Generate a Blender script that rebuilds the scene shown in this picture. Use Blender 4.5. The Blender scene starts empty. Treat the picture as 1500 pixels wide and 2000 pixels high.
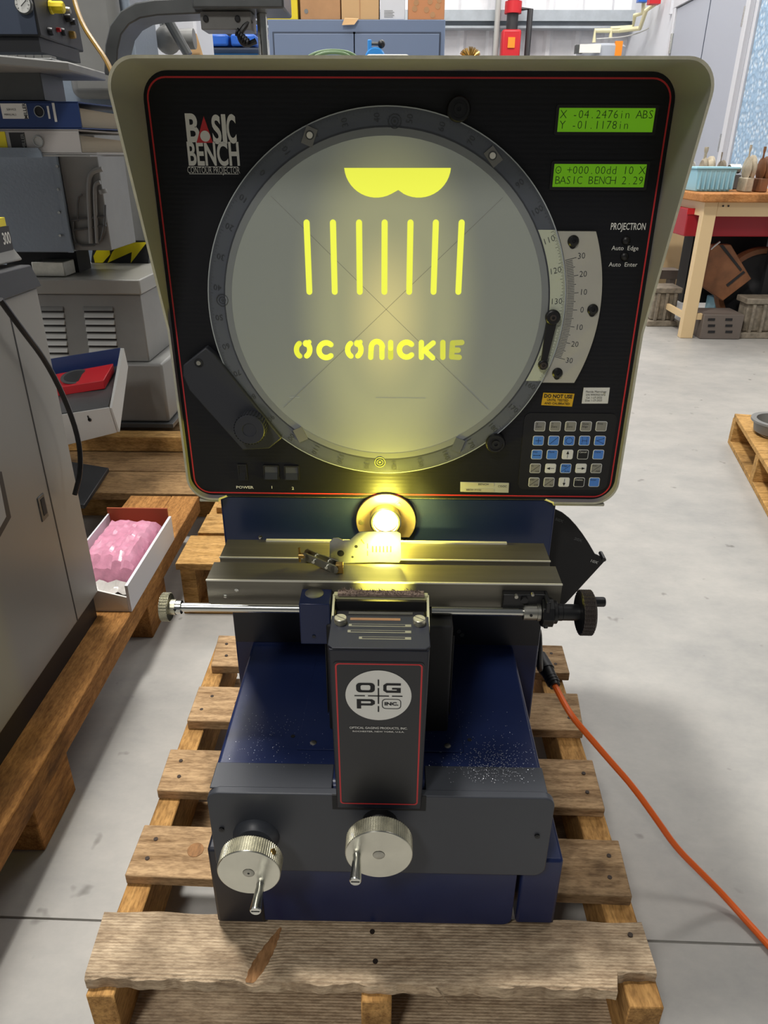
import bpy, bmesh, math, random
from mathutils import Vector, Matrix
R = random.Random(7)
sc = bpy.context.scene
COL = sc.collection
PI = math.pi

# ------------------------------------------------------------------ camera
F_PX = 1415.0
PITCH, YAW, ROLL = math.radians(26.31), math.radians(.95), math.radians(.24)
CAM = Vector((-.008, -.855, 1.0))
fw = Vector((-math.sin(YAW)*math.cos(PITCH), math.cos(YAW)*math.cos(PITCH), -math.sin(PITCH)))
rt = Vector((math.cos(YAW), math.sin(YAW), 0)); up = rt.cross(fw)
r2 = rt*math.cos(ROLL) + up*math.sin(ROLL); u2 = -rt*math.sin(ROLL) + up*math.cos(ROLL)
cd = bpy.data.cameras.new('camera'); co = bpy.data.objects.new('camera', cd); COL.objects.link(co)
co.matrix_world = Matrix(((r2.x, u2.x, -fw.x, CAM.x), (r2.y, u2.y, -fw.y, CAM.y), (r2.z, u2.z, -fw.z, CAM.z), (0, 0, 0, 1)))
cd.sensor_fit = 'VERTICAL'; cd.sensor_height = 24.0; cd.lens = F_PX/2000*24.0
cd.clip_start = .02; cd.clip_end = 60
sc.camera = co
def P(u, v, X=None, Y=None, Z=None):
    """where the sight line of photo pixel (u, v) meets the plane X=, Y= or Z= of the room"""
    d = fw*F_PX + r2*(u-750) - u2*(v-1000)
    i, val = (0, X) if X is not None else ((1, Y) if Y is not None else (2, Z))
    return CAM + d*((val-CAM[i])/d[i])

# ------------------------------------------------------------------ world, lights, exposure
w = bpy.data.worlds.new('hall'); sc.world = w; w.use_nodes = True
w.node_tree.nodes['Background'].inputs[0].default_value = (.80, .84, .90, 1)
w.node_tree.nodes['Background'].inputs[1].default_value = .10
def area(name, loc, target, sx, sy, power, col=(1, .97, .92)):
    l = bpy.data.lights.new(name, 'AREA'); l.shape = 'RECTANGLE'; l.size = sx; l.size_y = sy; l.energy = power; l.color = col
    o = bpy.data.objects.new(name, l); COL.objects.link(o); o.location = loc
    o.rotation_euler = (Vector(target)-Vector(loc)).to_track_quat('-Z', 'Y').to_euler(); return o
area('hall_light_over_machine', (-.9, .75, 5.0), (0, 0, .5), .45, .45, 225)
area('hall_light_behind_camera', (-1.5, -3.2, 4.6), (0, 0, .6), .7, .7, 85)
area('hall_light_right', (3.2, 1.6, 5.2), (2.2, 2.2, 0), 1.2, 1.2, 60)
area('hall_light_back', (1.2, 5.6, 5.2), (1.0, 6.5, .8), 2.4, 1.2, 200)
area('hall_light_back_left', (-1.6, 4.2, 5.2), (-1.2, 3.6, .8), 1.2, 1.2, 110)
sc.view_settings.view_transform = 'Standard'; sc.view_settings.look = 'None'
sc.view_settings.exposure = 0.0; sc.view_settings.gamma = 1; sc.view_settings.use_curve_mapping = False

# ------------------------------------------------------------------ materials
def lin(h):
    h = h.lstrip('#'); c = [int(h[i:i+2], 16)/255 for i in (0, 2, 4)]
    return tuple((x/12.92 if x <= .04045 else ((x+.055)/1.055)**2.4) for x in c) + (1,)
MATS = {}
def base_mat(name):
    m = bpy.data.materials.new(name); m.use_nodes = True; MATS[name] = m
    nt = m.node_tree; b = nt.nodes['Principled BSDF']; return m, nt, b
def noise_tex(nt, scale, detail=4, rough=.6, mapping=None, rand=False):
    tc = nt.nodes.new('ShaderNodeTexCoord'); mp = nt.nodes.new('ShaderNodeMapping')
    nt.links.new(tc.outputs['Object'], mp.inputs[0])
    if mapping: mp.inputs['Scale'].default_value = mapping
    if rand:
        oi = nt.nodes.new('ShaderNodeObjectInfo'); mu = nt.nodes.new('ShaderNodeMath'); mu.operation = 'MULTIPLY'; mu.inputs[1].default_value = 37
        nt.links.new(oi.outputs['Random'], mu.inputs[0]); nt.links.new(mu.outputs[0], mp.inputs['Location'])
    n = nt.nodes.new('ShaderNodeTexNoise'); n.inputs['Scale'].default_value = scale; n.inputs['Detail'].default_value = detail; n.inputs['Roughness'].default_value = rough
    nt.links.new(mp.outputs[0], n.inputs['Vector']); return n, mp
def mat(name, col, rough=.5, metal=0, spec=.5, var=.0, vscale=20, bump=0, bscale=200, coat=0, mapping=None, bmapping=None, aniso=0):
    m, nt, b = base_mat(name)
    c = lin(col); b.inputs['Base Color'].default_value = c; b.inputs['Roughness'].default_value = rough
    b.inputs['Metallic'].default_value = metal; b.inputs['Specular IOR Level'].default_value = spec
    b.inputs['Coat Weight'].default_value = coat; b.inputs['Coat Roughness'].default_value = .08
    if var:
        n, _ = noise_tex(nt, vscale, mapping=mapping)
        r = nt.nodes.new('ShaderNodeValToRGB'); r.color_ramp.elements[0].position = .3; r.color_ramp.elements[1].position = .7
        r.color_ramp.elements[0].color = tuple(x*(1-var) for x in c[:3])+(1,); r.color_ramp.elements[1].color = tuple(min(1, x*(1+var)) for x in c[:3])+(1,)
        nt.links.new(n.outputs[0], r.inputs[0]); nt.links.new(r.outputs[0], b.inputs['Base Color'])
    if bump:
        n, _ = noise_tex(nt, bscale, 3, mapping=bmapping)
        bp = nt.nodes.new('ShaderNodeBump'); bp.inputs['Strength'].default_value = bump; bp.inputs['Distance'].default_value = .001
        nt.links.new(n.outputs[0], bp.inputs['Height']); nt.links.new(bp.outputs[0], b.inputs['Normal'])
    if aniso:
        b.inputs['Anisotropic'].default_value = aniso
        t = nt.nodes.new('ShaderNodeTangent'); t.direction_type = 'RADIAL'; t.axis = 'Y'; nt.links.new(t.outputs[0], b.inputs['Tangent']); b.inputs['Anisotropic Rotation'].default_value = .25
    return m
def emit(name, col, strength, rough=.4):
    m, nt, b = base_mat(name); c = lin(col); b.inputs['Base Color'].default_value = tuple(x*.4 for x in c[:3])+(1,)
    b.inputs['Emission Color'].default_value = c; b.inputs['Emission Strength'].default_value = strength; b.inputs['Roughness'].default_value = rough; return m
def wood(name, light, dark, axis='x', saw=0, stain=.5):
    m, nt, b = base_mat(name); b.inputs['Roughness'].default_value = .8; b.inputs['Specular IOR Level'].default_value = .25
    mp = {'x': (1, 9, 9), 'y': (9, 1, 9), 'z': (9, 9, 1)}[axis]
    n, _ = noise_tex(nt, 9, 6, .65, mp, True)
    n2, _ = noise_tex(nt, 7, 3, .6, (1, 1, 1), True)
    n3, _ = noise_tex(nt, 260, 2, .7, {'x': (.25, 1, 1), 'y': (1, .25, 1), 'z': (1, 1, .25)}[axis])
    r = nt.nodes.new('ShaderNodeValToRGB'); e = r.color_ramp.elements
    e[0].position = .30; e[0].color = lin(dark); e[1].position = .62; e[1].color = lin(light)
    mid = r.color_ramp.elements.new(.45); mid.color = tuple((a*.45+b_*.55) for a, b_ in zip(lin(dark), lin(light)))
    nt.links.new(n.outputs[0], r.inputs[0])
    r2_ = nt.nodes.new('ShaderNodeValToRGB'); f = r2_.color_ramp.elements; f[0].position = .30; f[0].color = (stain*.7, stain*.68, stain*.66, 1); f[1].position = .5; f[1].color = (1, 1, 1, 1)
    nt.links.new(n2.outputs[0], r2_.inputs[0])
    mx = nt.nodes.new('ShaderNodeMix'); mx.data_type = 'RGBA'; mx.blend_type = 'MULTIPLY'; mx.inputs[0].default_value = 1
    nt.links.new(r.outputs[0], mx.inputs[6]); nt.links.new(r2_.outputs[0], mx.inputs[7])
    r3 = nt.nodes.new('ShaderNodeValToRGB'); g = r3.color_ramp.elements; g[0].position = .35; g[0].color = (.55, .52, .5, 1); g[1].position = .6; g[1].color = (1, 1, 1, 1)
    nt.links.new(n3.outputs[0], r3.inputs[0])
    m2 = nt.nodes.new('ShaderNodeMix'); m2.data_type = 'RGBA'; m2.blend_type = 'MULTIPLY'; m2.inputs[0].default_value = .8
    nt.links.new(mx.outputs[2], m2.inputs[6]); nt.links.new(r3.outputs[0], m2.inputs[7])
    out = m2.outputs[2]; hgt = n.outputs[0]
    if saw:
        tc = nt.nodes.new('ShaderNodeTexCoord'); wv = nt.nodes.new('ShaderNodeTexWave'); wv.bands_direction = 'Y'; wv.inputs['Scale'].default_value = saw
        wv.inputs['Distortion'].default_value = 1.6; wv.inputs['Detail'].default_value = 3; wv.inputs['Detail Scale'].default_value = 4
        nt.links.new(tc.outputs['Object'], wv.inputs[0])
        r4 = nt.nodes.new('ShaderNodeValToRGB'); g = r4.color_ramp.elements; g[0].position = .1; g[0].color = (.62, .56, .5, 1); g[1].position = .55; g[1].color = (1, 1, 1, 1)
        nt.links.new(wv.outputs['Fac'], r4.inputs[0])
        m3 = nt.nodes.new('ShaderNodeMix'); m3.data_type = 'RGBA'; m3.blend_type = 'MULTIPLY'; m3.inputs[0].default_value = .5
        nt.links.new(out, m3.inputs[6]); nt.links.new(r4.outputs[0], m3.inputs[7]); out = m3.outputs[2]; hgt = wv.outputs['Fac']
    nt.links.new(out, b.inputs['Base Color'])
    bp = nt.nodes.new('ShaderNodeBump'); bp.inputs['Strength'].default_value = .5; bp.inputs['Distance'].default_value = .0015
    nt.links.new(hgt, bp.inputs['Height']); nt.links.new(bp.outputs[0], b.inputs['Normal'])
    return m
def concrete():
    m, nt, b = base_mat('concrete')
    n, _ = noise_tex(nt, 1.3, 8, .62); n2, _ = noise_tex(nt, 6, 8, .72, (1, 1.5, 1)); n3, _ = noise_tex(nt, 22, 2, .5)
    r = nt.nodes.new('ShaderNodeValToRGB'); e = r.color_ramp.elements
    e[0].position = .3; e[0].color = lin('#8f8f8d'); e[1].position = .72; e[1].color = lin('#b9b5ae')
    a = nt.nodes.new('ShaderNodeMix'); a.data_type = 'FLOAT'; a.inputs[0].default_value = .55
    nt.links.new(n.outputs[0], a.inputs[2]); nt.links.new(n2.outputs[0], a.inputs[3]); nt.links.new(a.outputs[0], r.inputs[0])
    r3 = nt.nodes.new('ShaderNodeValToRGB'); g = r3.color_ramp.elements; g[0].position = .2; g[0].color = (.45, .44, .42, 1); g[1].position = .29; g[1].color = (1, 1, 1, 1)
    nt.links.new(n3.outputs[0], r3.inputs[0])
    m2 = nt.nodes.new('ShaderNodeMix'); m2.data_type = 'RGBA'; m2.blend_type = 'MULTIPLY'; m2.inputs[0].default_value = 1
    nt.links.new(r.outputs[0], m2.inputs[6]); nt.links.new(r3.outputs[0], m2.inputs[7]); nt.links.new(m2.outputs[2], b.inputs['Base Color'])
    b.inputs['Roughness'].default_value = .42; b.inputs['Specular IOR Level'].default_value = .4
    bp = nt.nodes.new('ShaderNodeBump'); bp.inputs['Strength'].default_value = .12; bp.inputs['Distance'].default_value = .002
    nt.links.new(n2.outputs[0], bp.inputs['Height']); nt.links.new(bp.outputs[0], b.inputs['Normal'])
    return m
def ribbed():
    m, nt, b = base_mat('ribbed_black_film')
    tc = nt.nodes.new('ShaderNodeTexCoord'); wv = nt.nodes.new('ShaderNodeTexWave'); wv.bands_direction = 'Z'; wv.inputs['Scale'].default_value = 62
    wv.inputs['Distortion'].default_value = .6; wv.inputs['Detail'].default_value = 1
    nt.links.new(tc.outputs['Object'], wv.inputs[0])
    b.inputs['Base Color'].default_value = lin('#0c0d13'); b.inputs['Roughness'].default_value = .47; b.inputs['Specular IOR Level'].default_value = .40
    bp = nt.nodes.new('ShaderNodeBump'); bp.inputs['Strength'].default_value = .13; bp.inputs['Distance'].default_value = .0004
    nt.links.new(wv.outputs['Fac'], bp.inputs['Height']); nt.links.new(bp.outputs[0], b.inputs['Normal']); return m
def screen_mat():
    m, nt, b = base_mat('ground_glass_screen')
    # projected hot spot, stretched upright so its emission also paints the spilled lamp glow
    geo = nt.nodes.new('ShaderNodeTexCoord'); sep = nt.nodes.new('ShaderNodeSeparateXYZ')
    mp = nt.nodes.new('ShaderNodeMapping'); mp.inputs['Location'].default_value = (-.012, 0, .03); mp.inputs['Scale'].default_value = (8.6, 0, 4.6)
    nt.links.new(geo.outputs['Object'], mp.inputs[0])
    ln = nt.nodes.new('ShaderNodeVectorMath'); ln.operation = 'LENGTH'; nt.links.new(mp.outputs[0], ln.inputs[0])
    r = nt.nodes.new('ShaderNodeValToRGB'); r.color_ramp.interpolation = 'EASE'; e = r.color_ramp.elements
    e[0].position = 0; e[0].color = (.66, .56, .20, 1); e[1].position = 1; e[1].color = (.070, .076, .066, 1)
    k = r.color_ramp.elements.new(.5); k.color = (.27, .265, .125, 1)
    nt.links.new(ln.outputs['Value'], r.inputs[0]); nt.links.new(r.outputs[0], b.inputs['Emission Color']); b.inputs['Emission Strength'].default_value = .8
    b.inputs['Base Color'].default_value = lin('#858881'); b.inputs['Roughness'].default_value = .42
    n, _ = noise_tex(nt, 600, 2); bp = nt.nodes.new('ShaderNodeBump'); bp.inputs['Strength'].default_value = .1; bp.inputs['Distance'].default_value = .0004
    nt.links.new(n.outputs[0], bp.inputs['Height']); nt.links.new(bp.outputs[0], b.inputs['Normal']); return m
def voronoi_blue():
    m, nt, b = base_mat('bubble_foil_blue')
    tc = nt.nodes.new('ShaderNodeTexCoord'); v = nt.nodes.new('ShaderNodeTexVoronoi'); v.inputs['Scale'].default_value = 30
    nt.links.new(tc.outputs['Object'], v.inputs[0]); r = nt.nodes.new('ShaderNodeValToRGB'); e = r.color_ramp.elements
    e[0].position = .1; e[0].color = lin('#dbe8f3'); e[1].position = .5; e[1].color = lin('#9bb9d4')
    nt.links.new(v.outputs['Distance'], r.inputs[0]); nt.links.new(r.outputs[0], b.inputs['Base Color']); b.inputs['Roughness'].default_value = .4
    bp = nt.nodes.new('ShaderNodeBump'); bp.inputs['Strength'].default_value = .6; bp.inputs['Distance'].default_value = .01
    nt.links.new(v.outputs['Distance'], bp.inputs['Height']); nt.links.new(bp.outputs[0], b.inputs['Normal']); return m

M_floor = concrete(); M_rib = ribbed(); M_screen = screen_mat(); M_foil = voronoi_blue()
M_hood = mat('olive_grey_enamel', '#8a898b', .5, var=.06, vscale=9, bump=.08, bscale=500)
M_rim = mat('worn_hood_edge', '#bdbaa8', .55, var=.15, vscale=60)
M_red = mat('red_line', '#cc3236', .45); M_white = mat('white_print', '#e9e8e0', .5)
M_navy = mat('navy_enamel', '#1c2850', .32, spec=.4, var=.08, vscale=14, bump=.10, bscale=700, coat=.05)
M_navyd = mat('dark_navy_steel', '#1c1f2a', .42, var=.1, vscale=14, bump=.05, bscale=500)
M_char = mat('charcoal_plate', '#3d4047', .42, var=.06, vscale=10, bump=.06, bscale=500)
M_black = mat('black_plastic', '#141416', .42); M_blackm = mat('matte_black', '#1a1a1b', .65); M_print = mat('black_print', '#16161a', .6)
M_knurl = mat('black_knurl', '#3a322e', .5, var=.2, vscale=200)
M_arm = mat('dark_plastic_arm', '#34363c', .5, bump=.05)
M_ring = mat('smoked_glass_ring', '#5b5f66', .22, coat=.3, var=.04, vscale=12)
M_ringl = mat('ring_inner_glass', '#868a8b', .28, coat=.2)
M_ringe = mat('glass_edge', '#b0b6b8', .25)
M_pale = mat('frosted_scale_glass', '#c3c8b2', .4)
M_scale = mat('satin_scale_plate', '#bcb9ac', .42, metal=.15, var=.04)
M_alu = mat('machined_aluminium', '#d8d6c8', .32, metal=1, var=.05, vscale=30, aniso=.75)
M_aluk = mat('knurled_aluminium', '#cdc9b2', .38, metal=.85, var=.15, vscale=150)
M_steel = mat('bright_steel', '#cfcfc8', .22, metal=1); M_steelr = mat('satin_steel', '#b4b2a8', .38, metal=1, var=.1, vscale=60)
M_stage = mat('ground_stage_steel', '#777368', .42, metal=.55, var=.12, vscale=14, mapping=(.3, 6, 6), bump=.08, bscale=300, bmapping=(.05, 3, 3))
M_edge = mat('ground_edge', '#e0ddd0', .4, metal=.1)
M_copper = mat('copper_slot', '#c79a84', .3, metal=.9); M_brass = mat('brass', '#b59455', .35, metal=.9)
M_lens = emit('lamp_lit_lens', '#fff8da', 9.0); M_flange = mat('lens_flange', '#b29c8c', .4, metal=.7, var=.15, vscale=40)  # lens glass glows by emission in place of lamp light shining into it
M_hot = emit('lamp_beam_window', '#fffbd0', 5.0)
M_proj = emit('projected_light', '#e8ec4e', .95)
M_projd = emit('projected_light_dim', '#cfd05a', .62)
M_projg = emit('projected_light_half', '#dfe14c', .78)
M_lcd = emit('lcd_backlight', '#74b81c', .42, .2); M_lcdt = mat('lcd_segment', '#33541a', .4)
M_kgrey = mat('key_grey', '#8e8c84', .5); M_kblue = mat('key_blue', '#4d86dd', .5); M_kwhite = mat('key_white', '#e6e6e2', .5); M_kblack = mat('key_black', '#121214', .45)
M_yel = mat('yellow_sticker', '#eab71c', .5); M_paper = mat('paper', '#e4e3dc', .6)
M_hair = mat('abrasive_pad', '#8f7c70', .9, var=.5, vscale=300); M_cream = mat('cream_tape', '#c9c69a', .6)
M_chip = mat('metal_chips', '#c9ccd6', .3, metal=.6)
M_wfront = wood('weathered_pine_front', '#dfc8a8', '#b59c7e', 'x', 84, .78)
M_wx = wood('pallet_pine_x', '#c6a57c', '#8b6c4a', 'x', 0, .5); M_wy = wood('pallet_pine_y', '#d0a060', '#9a6e3a', 'y', 0, .7)
M_wyel = wood('yellow_pine', '#d1a565', '#a57c40', 'x', 0, .6); M_wor = wood('orange_pine', '#bb864a', '#875a2a', 'y', 0, .6)
M_wpale = wood('pale_plywood', '#a8875c', '#7d6040', 'x', 0, .6)
M_knot = mat('knot_wood', '#8f653a', .7, var=.4, vscale=60, mapping=(3, 1, 1)); M_nail = mat('nail_head', '#3b3029', .6, metal=.5)
M_orange = mat('orange_cord', '#ee6a24', .4, bump=.1)
M_cab = mat('grey_cabinet', '#8d8c86', .34, var=.04, vscale=3, bump=.04, bscale=300); M_cabd = mat('cabinet_black', '#232427', .5)
M_hammer = mat('hammered_blue_grey', '#7d8894', .3, bump=.8, bscale=90); M_greym = mat('machine_grey', '#7c7c79', .45, var=.08, vscale=8)
M_dgrey = mat('arm_dark_grey', '#4a4c4c', .35, var=.15, vscale=10); M_lgrey = mat('light_grey', '#b5b5b1', .5)
M_wall = mat('white_wall', '#dadce2', .7); M_metalwall = mat('white_metal_cladding', '#e2e1e4', .45, var=.03)
M_girt = mat('galvanised_girt', '#b9c0c6', .35, metal=.5, var=.1, vscale=8); M_door = mat('grey_door', '#aeb2bd', .5); M_frame = mat('door_frame', '#d2d3d8', .5)
M_bcab = mat('slate_blue_cabinet', '#6d7c96', .45); M_bcabd = mat('slate_blue_gap', '#3c4658', .5)
M_card = mat('cardboard', '#b78b62', .8, var=.1, vscale=6); M_card2 = mat('orange_cardboard', '#c98a5e', .8); M_card3 = mat('light_cardboard', '#cfa878', .8); M_wbox = mat('white_carton', '#d9dade', .7)
M_ybin = mat('yellow_bin', '#e8cf1e', .45); M_blue = mat('blue_plastic', '#1f5fc0', .4); M_skyb = mat('bright_blue_steel', '#2f86cf', .4); M_redp = mat('red_paint', '#c01a24', .45); M_pipe = mat('black_pipe', '#2b2a2c', .5)
M_cpvc = mat('cream_pipe', '#ded7ae', .5); M_heater = mat('grey_tank', '#a5aab2', .4); M_orangel = mat('orange_label', '#ee8a1e', .5)
M_bench = wood('butcher_block', '#cf9258', '#b0713b', 'x', 0, .85); M_tan = mat('tan_enamel', '#dcc092', .45); M_tub = mat('pale_blue_tub', '#9ccfe0', .45)
M_crimson = mat('crimson_steel', '#9c1220', .45); M_casting = mat('old_casting', '#8c8272', .6, metal=.3, var=.35, vscale=30); M_rusty = mat('rusty_brown', '#7d5132', .6, var=.3, vscale=9)
M_rubber = mat('black_rubber', '#222224', .6); M_crate = mat('brown_plastic_crate', '#6a6058', .6)
M_binder = mat('navy_binder', '#22396b', .35); M_binder2 = mat('grey_binder', '#aeaaa6', .5); M_manila = mat('aged_paper', '#a79c88', .7)
M_hazy = mat('hazard_yellow', '#ecd91a', .45); M_pink = mat('pink_bubble_wrap', '#de97b0', .3, coat=.4, var=.15, vscale=40, bump=1, bscale=60); M_clear = mat('crumpled_film', '#c8c4be', .25, bump=1, bscale=50)
M_hose = mat('amber_hose', '#7f6226', .4); M_greenh = mat('green_hose', '#6c8a5e', .45); M_gauge = mat('gauge_face', '#e6e6e0', .4)
M_cardin = mat('carton_brown', '#a4532f', .8)

# ------------------------------------------------------------------ mesh builder
def rrect(x0, x1, z0, z1, r, n=6):
    pts = []
    for cx, cz, a0 in ((x1-r, z1-r, 0), (x0+r, z1-r, 90), (x0+r, z0+r, 180), (x1-r, z0+r, 270)):
        for i in range(n+1):
            a = math.radians(a0+90*i/n); pts.append((cx+r*math.cos(a), cz+r*math.sin(a)))
    return pts
def circ(cx, cz, r, n=48, a0=0, a1=360, close=False):
    m = n if not close else n+1
    return [(cx+r*math.cos(math.radians(a0+(a1-a0)*i/n)), cz+r*math.sin(math.radians(a0+(a1-a0)*i/n))) for i in range(m)]
class MB:
    def __init__(s): s.v = []; s.f = []; s.m = []; s.mi = 0
    def add(s, vs, fs):
        o = len(s.v); s.v += [Vector(p) for p in vs]; s.f += [tuple(i+o for i in f) for f in fs]; s.m += [s.mi]*len(fs); return s
    def box(s, x0, x1, y0, y1, z0, z1):
        return s.add([(x, y, z) for z in (z0, z1) for y in (y0, y1) for x in (x0, x1)], [(0, 2, 3, 1), (4, 5, 7, 6), (0, 1, 5, 4), (2, 6, 7, 3), (0, 4, 6, 2), (1, 3, 7, 5)])
    def hexa(s, b, t):  # bottom four, top four (same winding)
        return s.add(list(b)+list(t), [(3, 2, 1, 0), (4, 5, 6, 7), (0, 1, 5, 4), (1, 2, 6, 5), (2, 3, 7, 6), (3, 0, 4, 7)])
    def prism(s, pts, ax, a, b):
        mk = {'x': lambda p, t: (t, p[0], p[1]), 'y': lambda p, t: (p[0], t, p[1]), 'z': lambda p, t: (p[0], p[1], t)}[ax]
        n = len(pts); return s.add([mk(p, a) for p in pts]+[mk(p, b) for p in pts], [tuple(range(n)), tuple(range(2*n-1, n-1, -1))]+[(i, n+i, n+(i+1) % n, (i+1) % n) for i in range(n)])
    def band(s, outer, inner, ax, a, b):
        mk = {'x': lambda p, t: (t, p[0], p[1]), 'y': lambda p, t: (p[0], t, p[1]), 'z': lambda p, t: (p[0], p[1], t)}[ax]
        n = len(outer); vs = [mk(p, a) for p in outer]+[mk(p, a) for p in inner]+[mk(p, b) for p in outer]+[mk(p, b) for p in inner]; fs = []
        for i in range(n):
            j = (i+1) % n; fs += [(i, j, n+j, n+i), (2*n+i, 3*n+i, 3*n+j, 2*n+j), (i, 2*n+i, 2*n+j, j), (n+i, n+j, 3*n+j, 3*n+i)]
        return s.add(vs, fs)
    def strip(s, outer, inner, ax, a, b):  # open arc band
        mk = {'x': lambda p, t: (t, p[0], p[1]), 'y': lambda p, t: (p[0], t, p[1]), 'z': lambda p, t: (p[0], p[1], t)}[ax]
        n = len(outer)
        for i in range(n-1):
            q = [outer[i], outer[i+1], inner[i+1], inner[i]]; s.prism(q, ax, a, b)
        return s
    def frame(s, p0, p1):
        d = (Vector(p1)-Vector(p0)).normalized(); h = Vector((0, 0, 1)) if abs(d.z) < .9 else Vector((1, 0, 0)); u = d.cross(h).normalized(); return d, u, d.cross(u)
    def cyl(s, p0, p1, r0, r1=None, n=20, sx=1):
        r1 = r0 if r1 is None else r1; p0 = Vector(p0); p1 = Vector(p1); d, u, v = s.frame(p0, p1); vs = []
        for p, r in ((p0, r0), (p1, r1)): vs += [p+u*r*math.cos(2*PI*i/n)+v*r*math.sin(2*PI*i/n) for i in range(n)]
        return s.add(vs, [tuple(range(n)), tuple(range(2*n-1, n-1, -1))]+[(i, n+i, n+(i+1) % n, (i+1) % n) for i in range(n)])
    def lathe(s, p0, d, prof, n=32, caps=True):
        p0 = Vector(p0); d = Vector(d).normalized(); _, u, v = s.frame(p0, p0+d); vs = []
        for r, h in prof: vs += [p0+d*h+u*r*math.cos(2*PI*i/n)+v*r*math.sin(2*PI*i/n) for i in range(n)]
        fs = [(k*n+i, (k+1)*n+i, (k+1)*n+(i+1) % n, k*n+(i+1) % n) for k in range(len(prof)-1) for i in range(n)]
        if caps: fs += [tuple(range(n)), tuple(range(len(prof)*n-1, (len(prof)-1)*n-1, -1))]
        return s.add(vs, fs)
    def knurl(s, p0, d, r, h, n=120, rows=8, amp=.0006):
        p0 = Vector(p0); d = Vector(d).normalized(); _, u, v = s.frame(p0, p0+d); vs = []; fs = []
        for k in range(rows+1):
            for i in range(n):
                rr = r+(amp if (i % 4) in (1, 2) else 0)-(amp*.9 if k % 2 == 0 else 0); a = 2*PI*(i+(.35 if i % 4 == 0 else (-.35 if i % 4 == 3 else 0)))/n; vs.append(p0+d*h*k/rows+u*rr*math.cos(a)+v*rr*math.sin(a))
        for k in range(rows):
            for i in range(n): fs.append((k*n+i, (k+1)*n+i, (k+1)*n+(i+1) % n, k*n+(i+1) % n))
        return s.add(vs, fs)
    def tube(s, pts, r, n=8, smooth=0):
        pts = [Vector(p) for p in pts]
        for _ in range(smooth):
            q = [pts[0]]
            for a, b in zip(pts, pts[1:]): q += [a*.75+b*.25, a*.25+b*.75]
            pts = q+[pts[-1]]
        u = None; vs = []
        for i, p in enumerate(pts):
            d = (pts[min(i+1, len(pts)-1)]-pts[max(i-1, 0)]).normalized()
            if u is None: _, u, _ = s.frame(p, p+d)
            u = (u-d*u.dot(d)).normalized(); v = d.cross(u)
            vs += [p+u*r*math.cos(2*PI*k/n)+v*r*math.sin(2*PI*k/n) for k in range(n)]
        L = len(pts)
        return s.add(vs, [(i*n+k, (i+1)*n+k, (i+1)*n+(k+1) % n, i*n+(k+1) % n) for i in range(L-1) for k in range(n)]+[tuple(range(n)), tuple(range(L*n-1, (L-1)*n-1, -1))])
    def sphere(s, c, r, n=16, m=10, sz=1):
        c = Vector(c); return s.lathe(c-Vector((0, 0, r*sz)), (0, 0, 1), [(max(1e-5, r*math.sin(PI*k/m)), r*sz*(1-math.cos(PI*k/m))) for k in range(m+1)], n, False)
    def bar(s, a, b, w_, t0, t1):  # flat capsule on the XZ plane between y=t0..t1
        a = Vector(a); b = Vector(b); d = (b-a); L = d.length or 1e-6; d = d/L if L > 1e-5 else Vector((1, 0)); ang = math.degrees(math.atan2(d.y, d.x))
        pts = circ(b.x, b.y, w_/2, 8, ang-90, ang+90, True)+circ(a.x, a.y, w_/2, 8, ang+90, ang+270, True)
        return s.prism(pts, 'y', t0, t1)
    def poly(s, pts, w_, t0, t1):
        for a, b in zip(pts, pts[1:]): s.bar(a, b, w_, t0, t1)
        return s
    def text(s, t, o, size, xs=1.0, align='CENTER', bold=0.0, ux=(1, 0, 0), uy=(0, 0, 1), depth=.0002, shear=0, track=1.0):
        c = bpy.data.curves.new('t', 'FONT'); c.body = t; c.size = 1; c.align_x = align; c.align_y = 'CENTER'; c.resolution_u = 6 if size > .014 else 2; c.offset = bold; c.shear = shear; c.space_character = track
        ob = bpy.data.objects.new('t', c); COL.objects.link(ob); dg = bpy.context.evaluated_depsgraph_get(); me = bpy.data.meshes.new_from_object(ob.evaluated_get(dg))
        ux = Vector(ux).normalized(); uy = Vector(uy).normalized(); o = Vector(o)
        s.add([o+ux*v.co.x*size*xs+uy*v.co.y*size for v in me.vertices], [tuple(p.vertices) for p in me.polygons])
        bpy.data.objects.remove(ob); bpy.data.curves.remove(c); bpy.data.meshes.remove(me); return s
def wloc(o):
    l = Vector((0, 0, 0))
    while o: l = l+o.location; o = o.parent
    return l
def obj(name, mb, mats, parent=None, bevel=0, seg=2, label=None, cat=None, group=None, kind=None, sharp=35, origin=None):
    me = bpy.data.meshes.new(name)
    base = wloc(parent) if parent else Vector((0, 0, 0))
    if parent is None:
        xs = [v.x for v in mb.v]; ys = [v.y for v in mb.v]; zs = [v.z for v in mb.v]
        base = Vector(((min(xs)+max(xs))/2, (min(ys)+max(ys))/2, min(zs)))
    elif origin: pass
    if origin: org = Vector(origin)
    else: org = base
    me.from_pydata([tuple(v-org) for v in mb.v], [], mb.f); me.update()
    if not isinstance(mats, (list, tuple)): mats = [mats]
    for m in mats: me.materials.append(m)
    for p, i in zip(me.polygons, mb.m): p.material_index = i
    bm = bmesh.new(); bm.from_mesh(me); bmesh.ops.recalc_face_normals(bm, faces=bm.faces); bm.to_mesh(me); bm.free()
    me.shade_smooth(); me.set_sharp_from_angle(angle=math.radians(sharp))
    o = bpy.data.objects.new(name, me); COL.objects.link(o)
    if parent: o.parent = parent; o.location = org-base
    else: o.location = org
    if bevel:
        bv = o.modifiers.new('bevel', 'BEVEL'); bv.width = bevel; bv.segments = seg; bv.limit_method = 'ANGLE'; bv.angle_limit = math.radians(40)
        bv.harden_normals = False
    tag(o, label, cat, group, kind); return o
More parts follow.
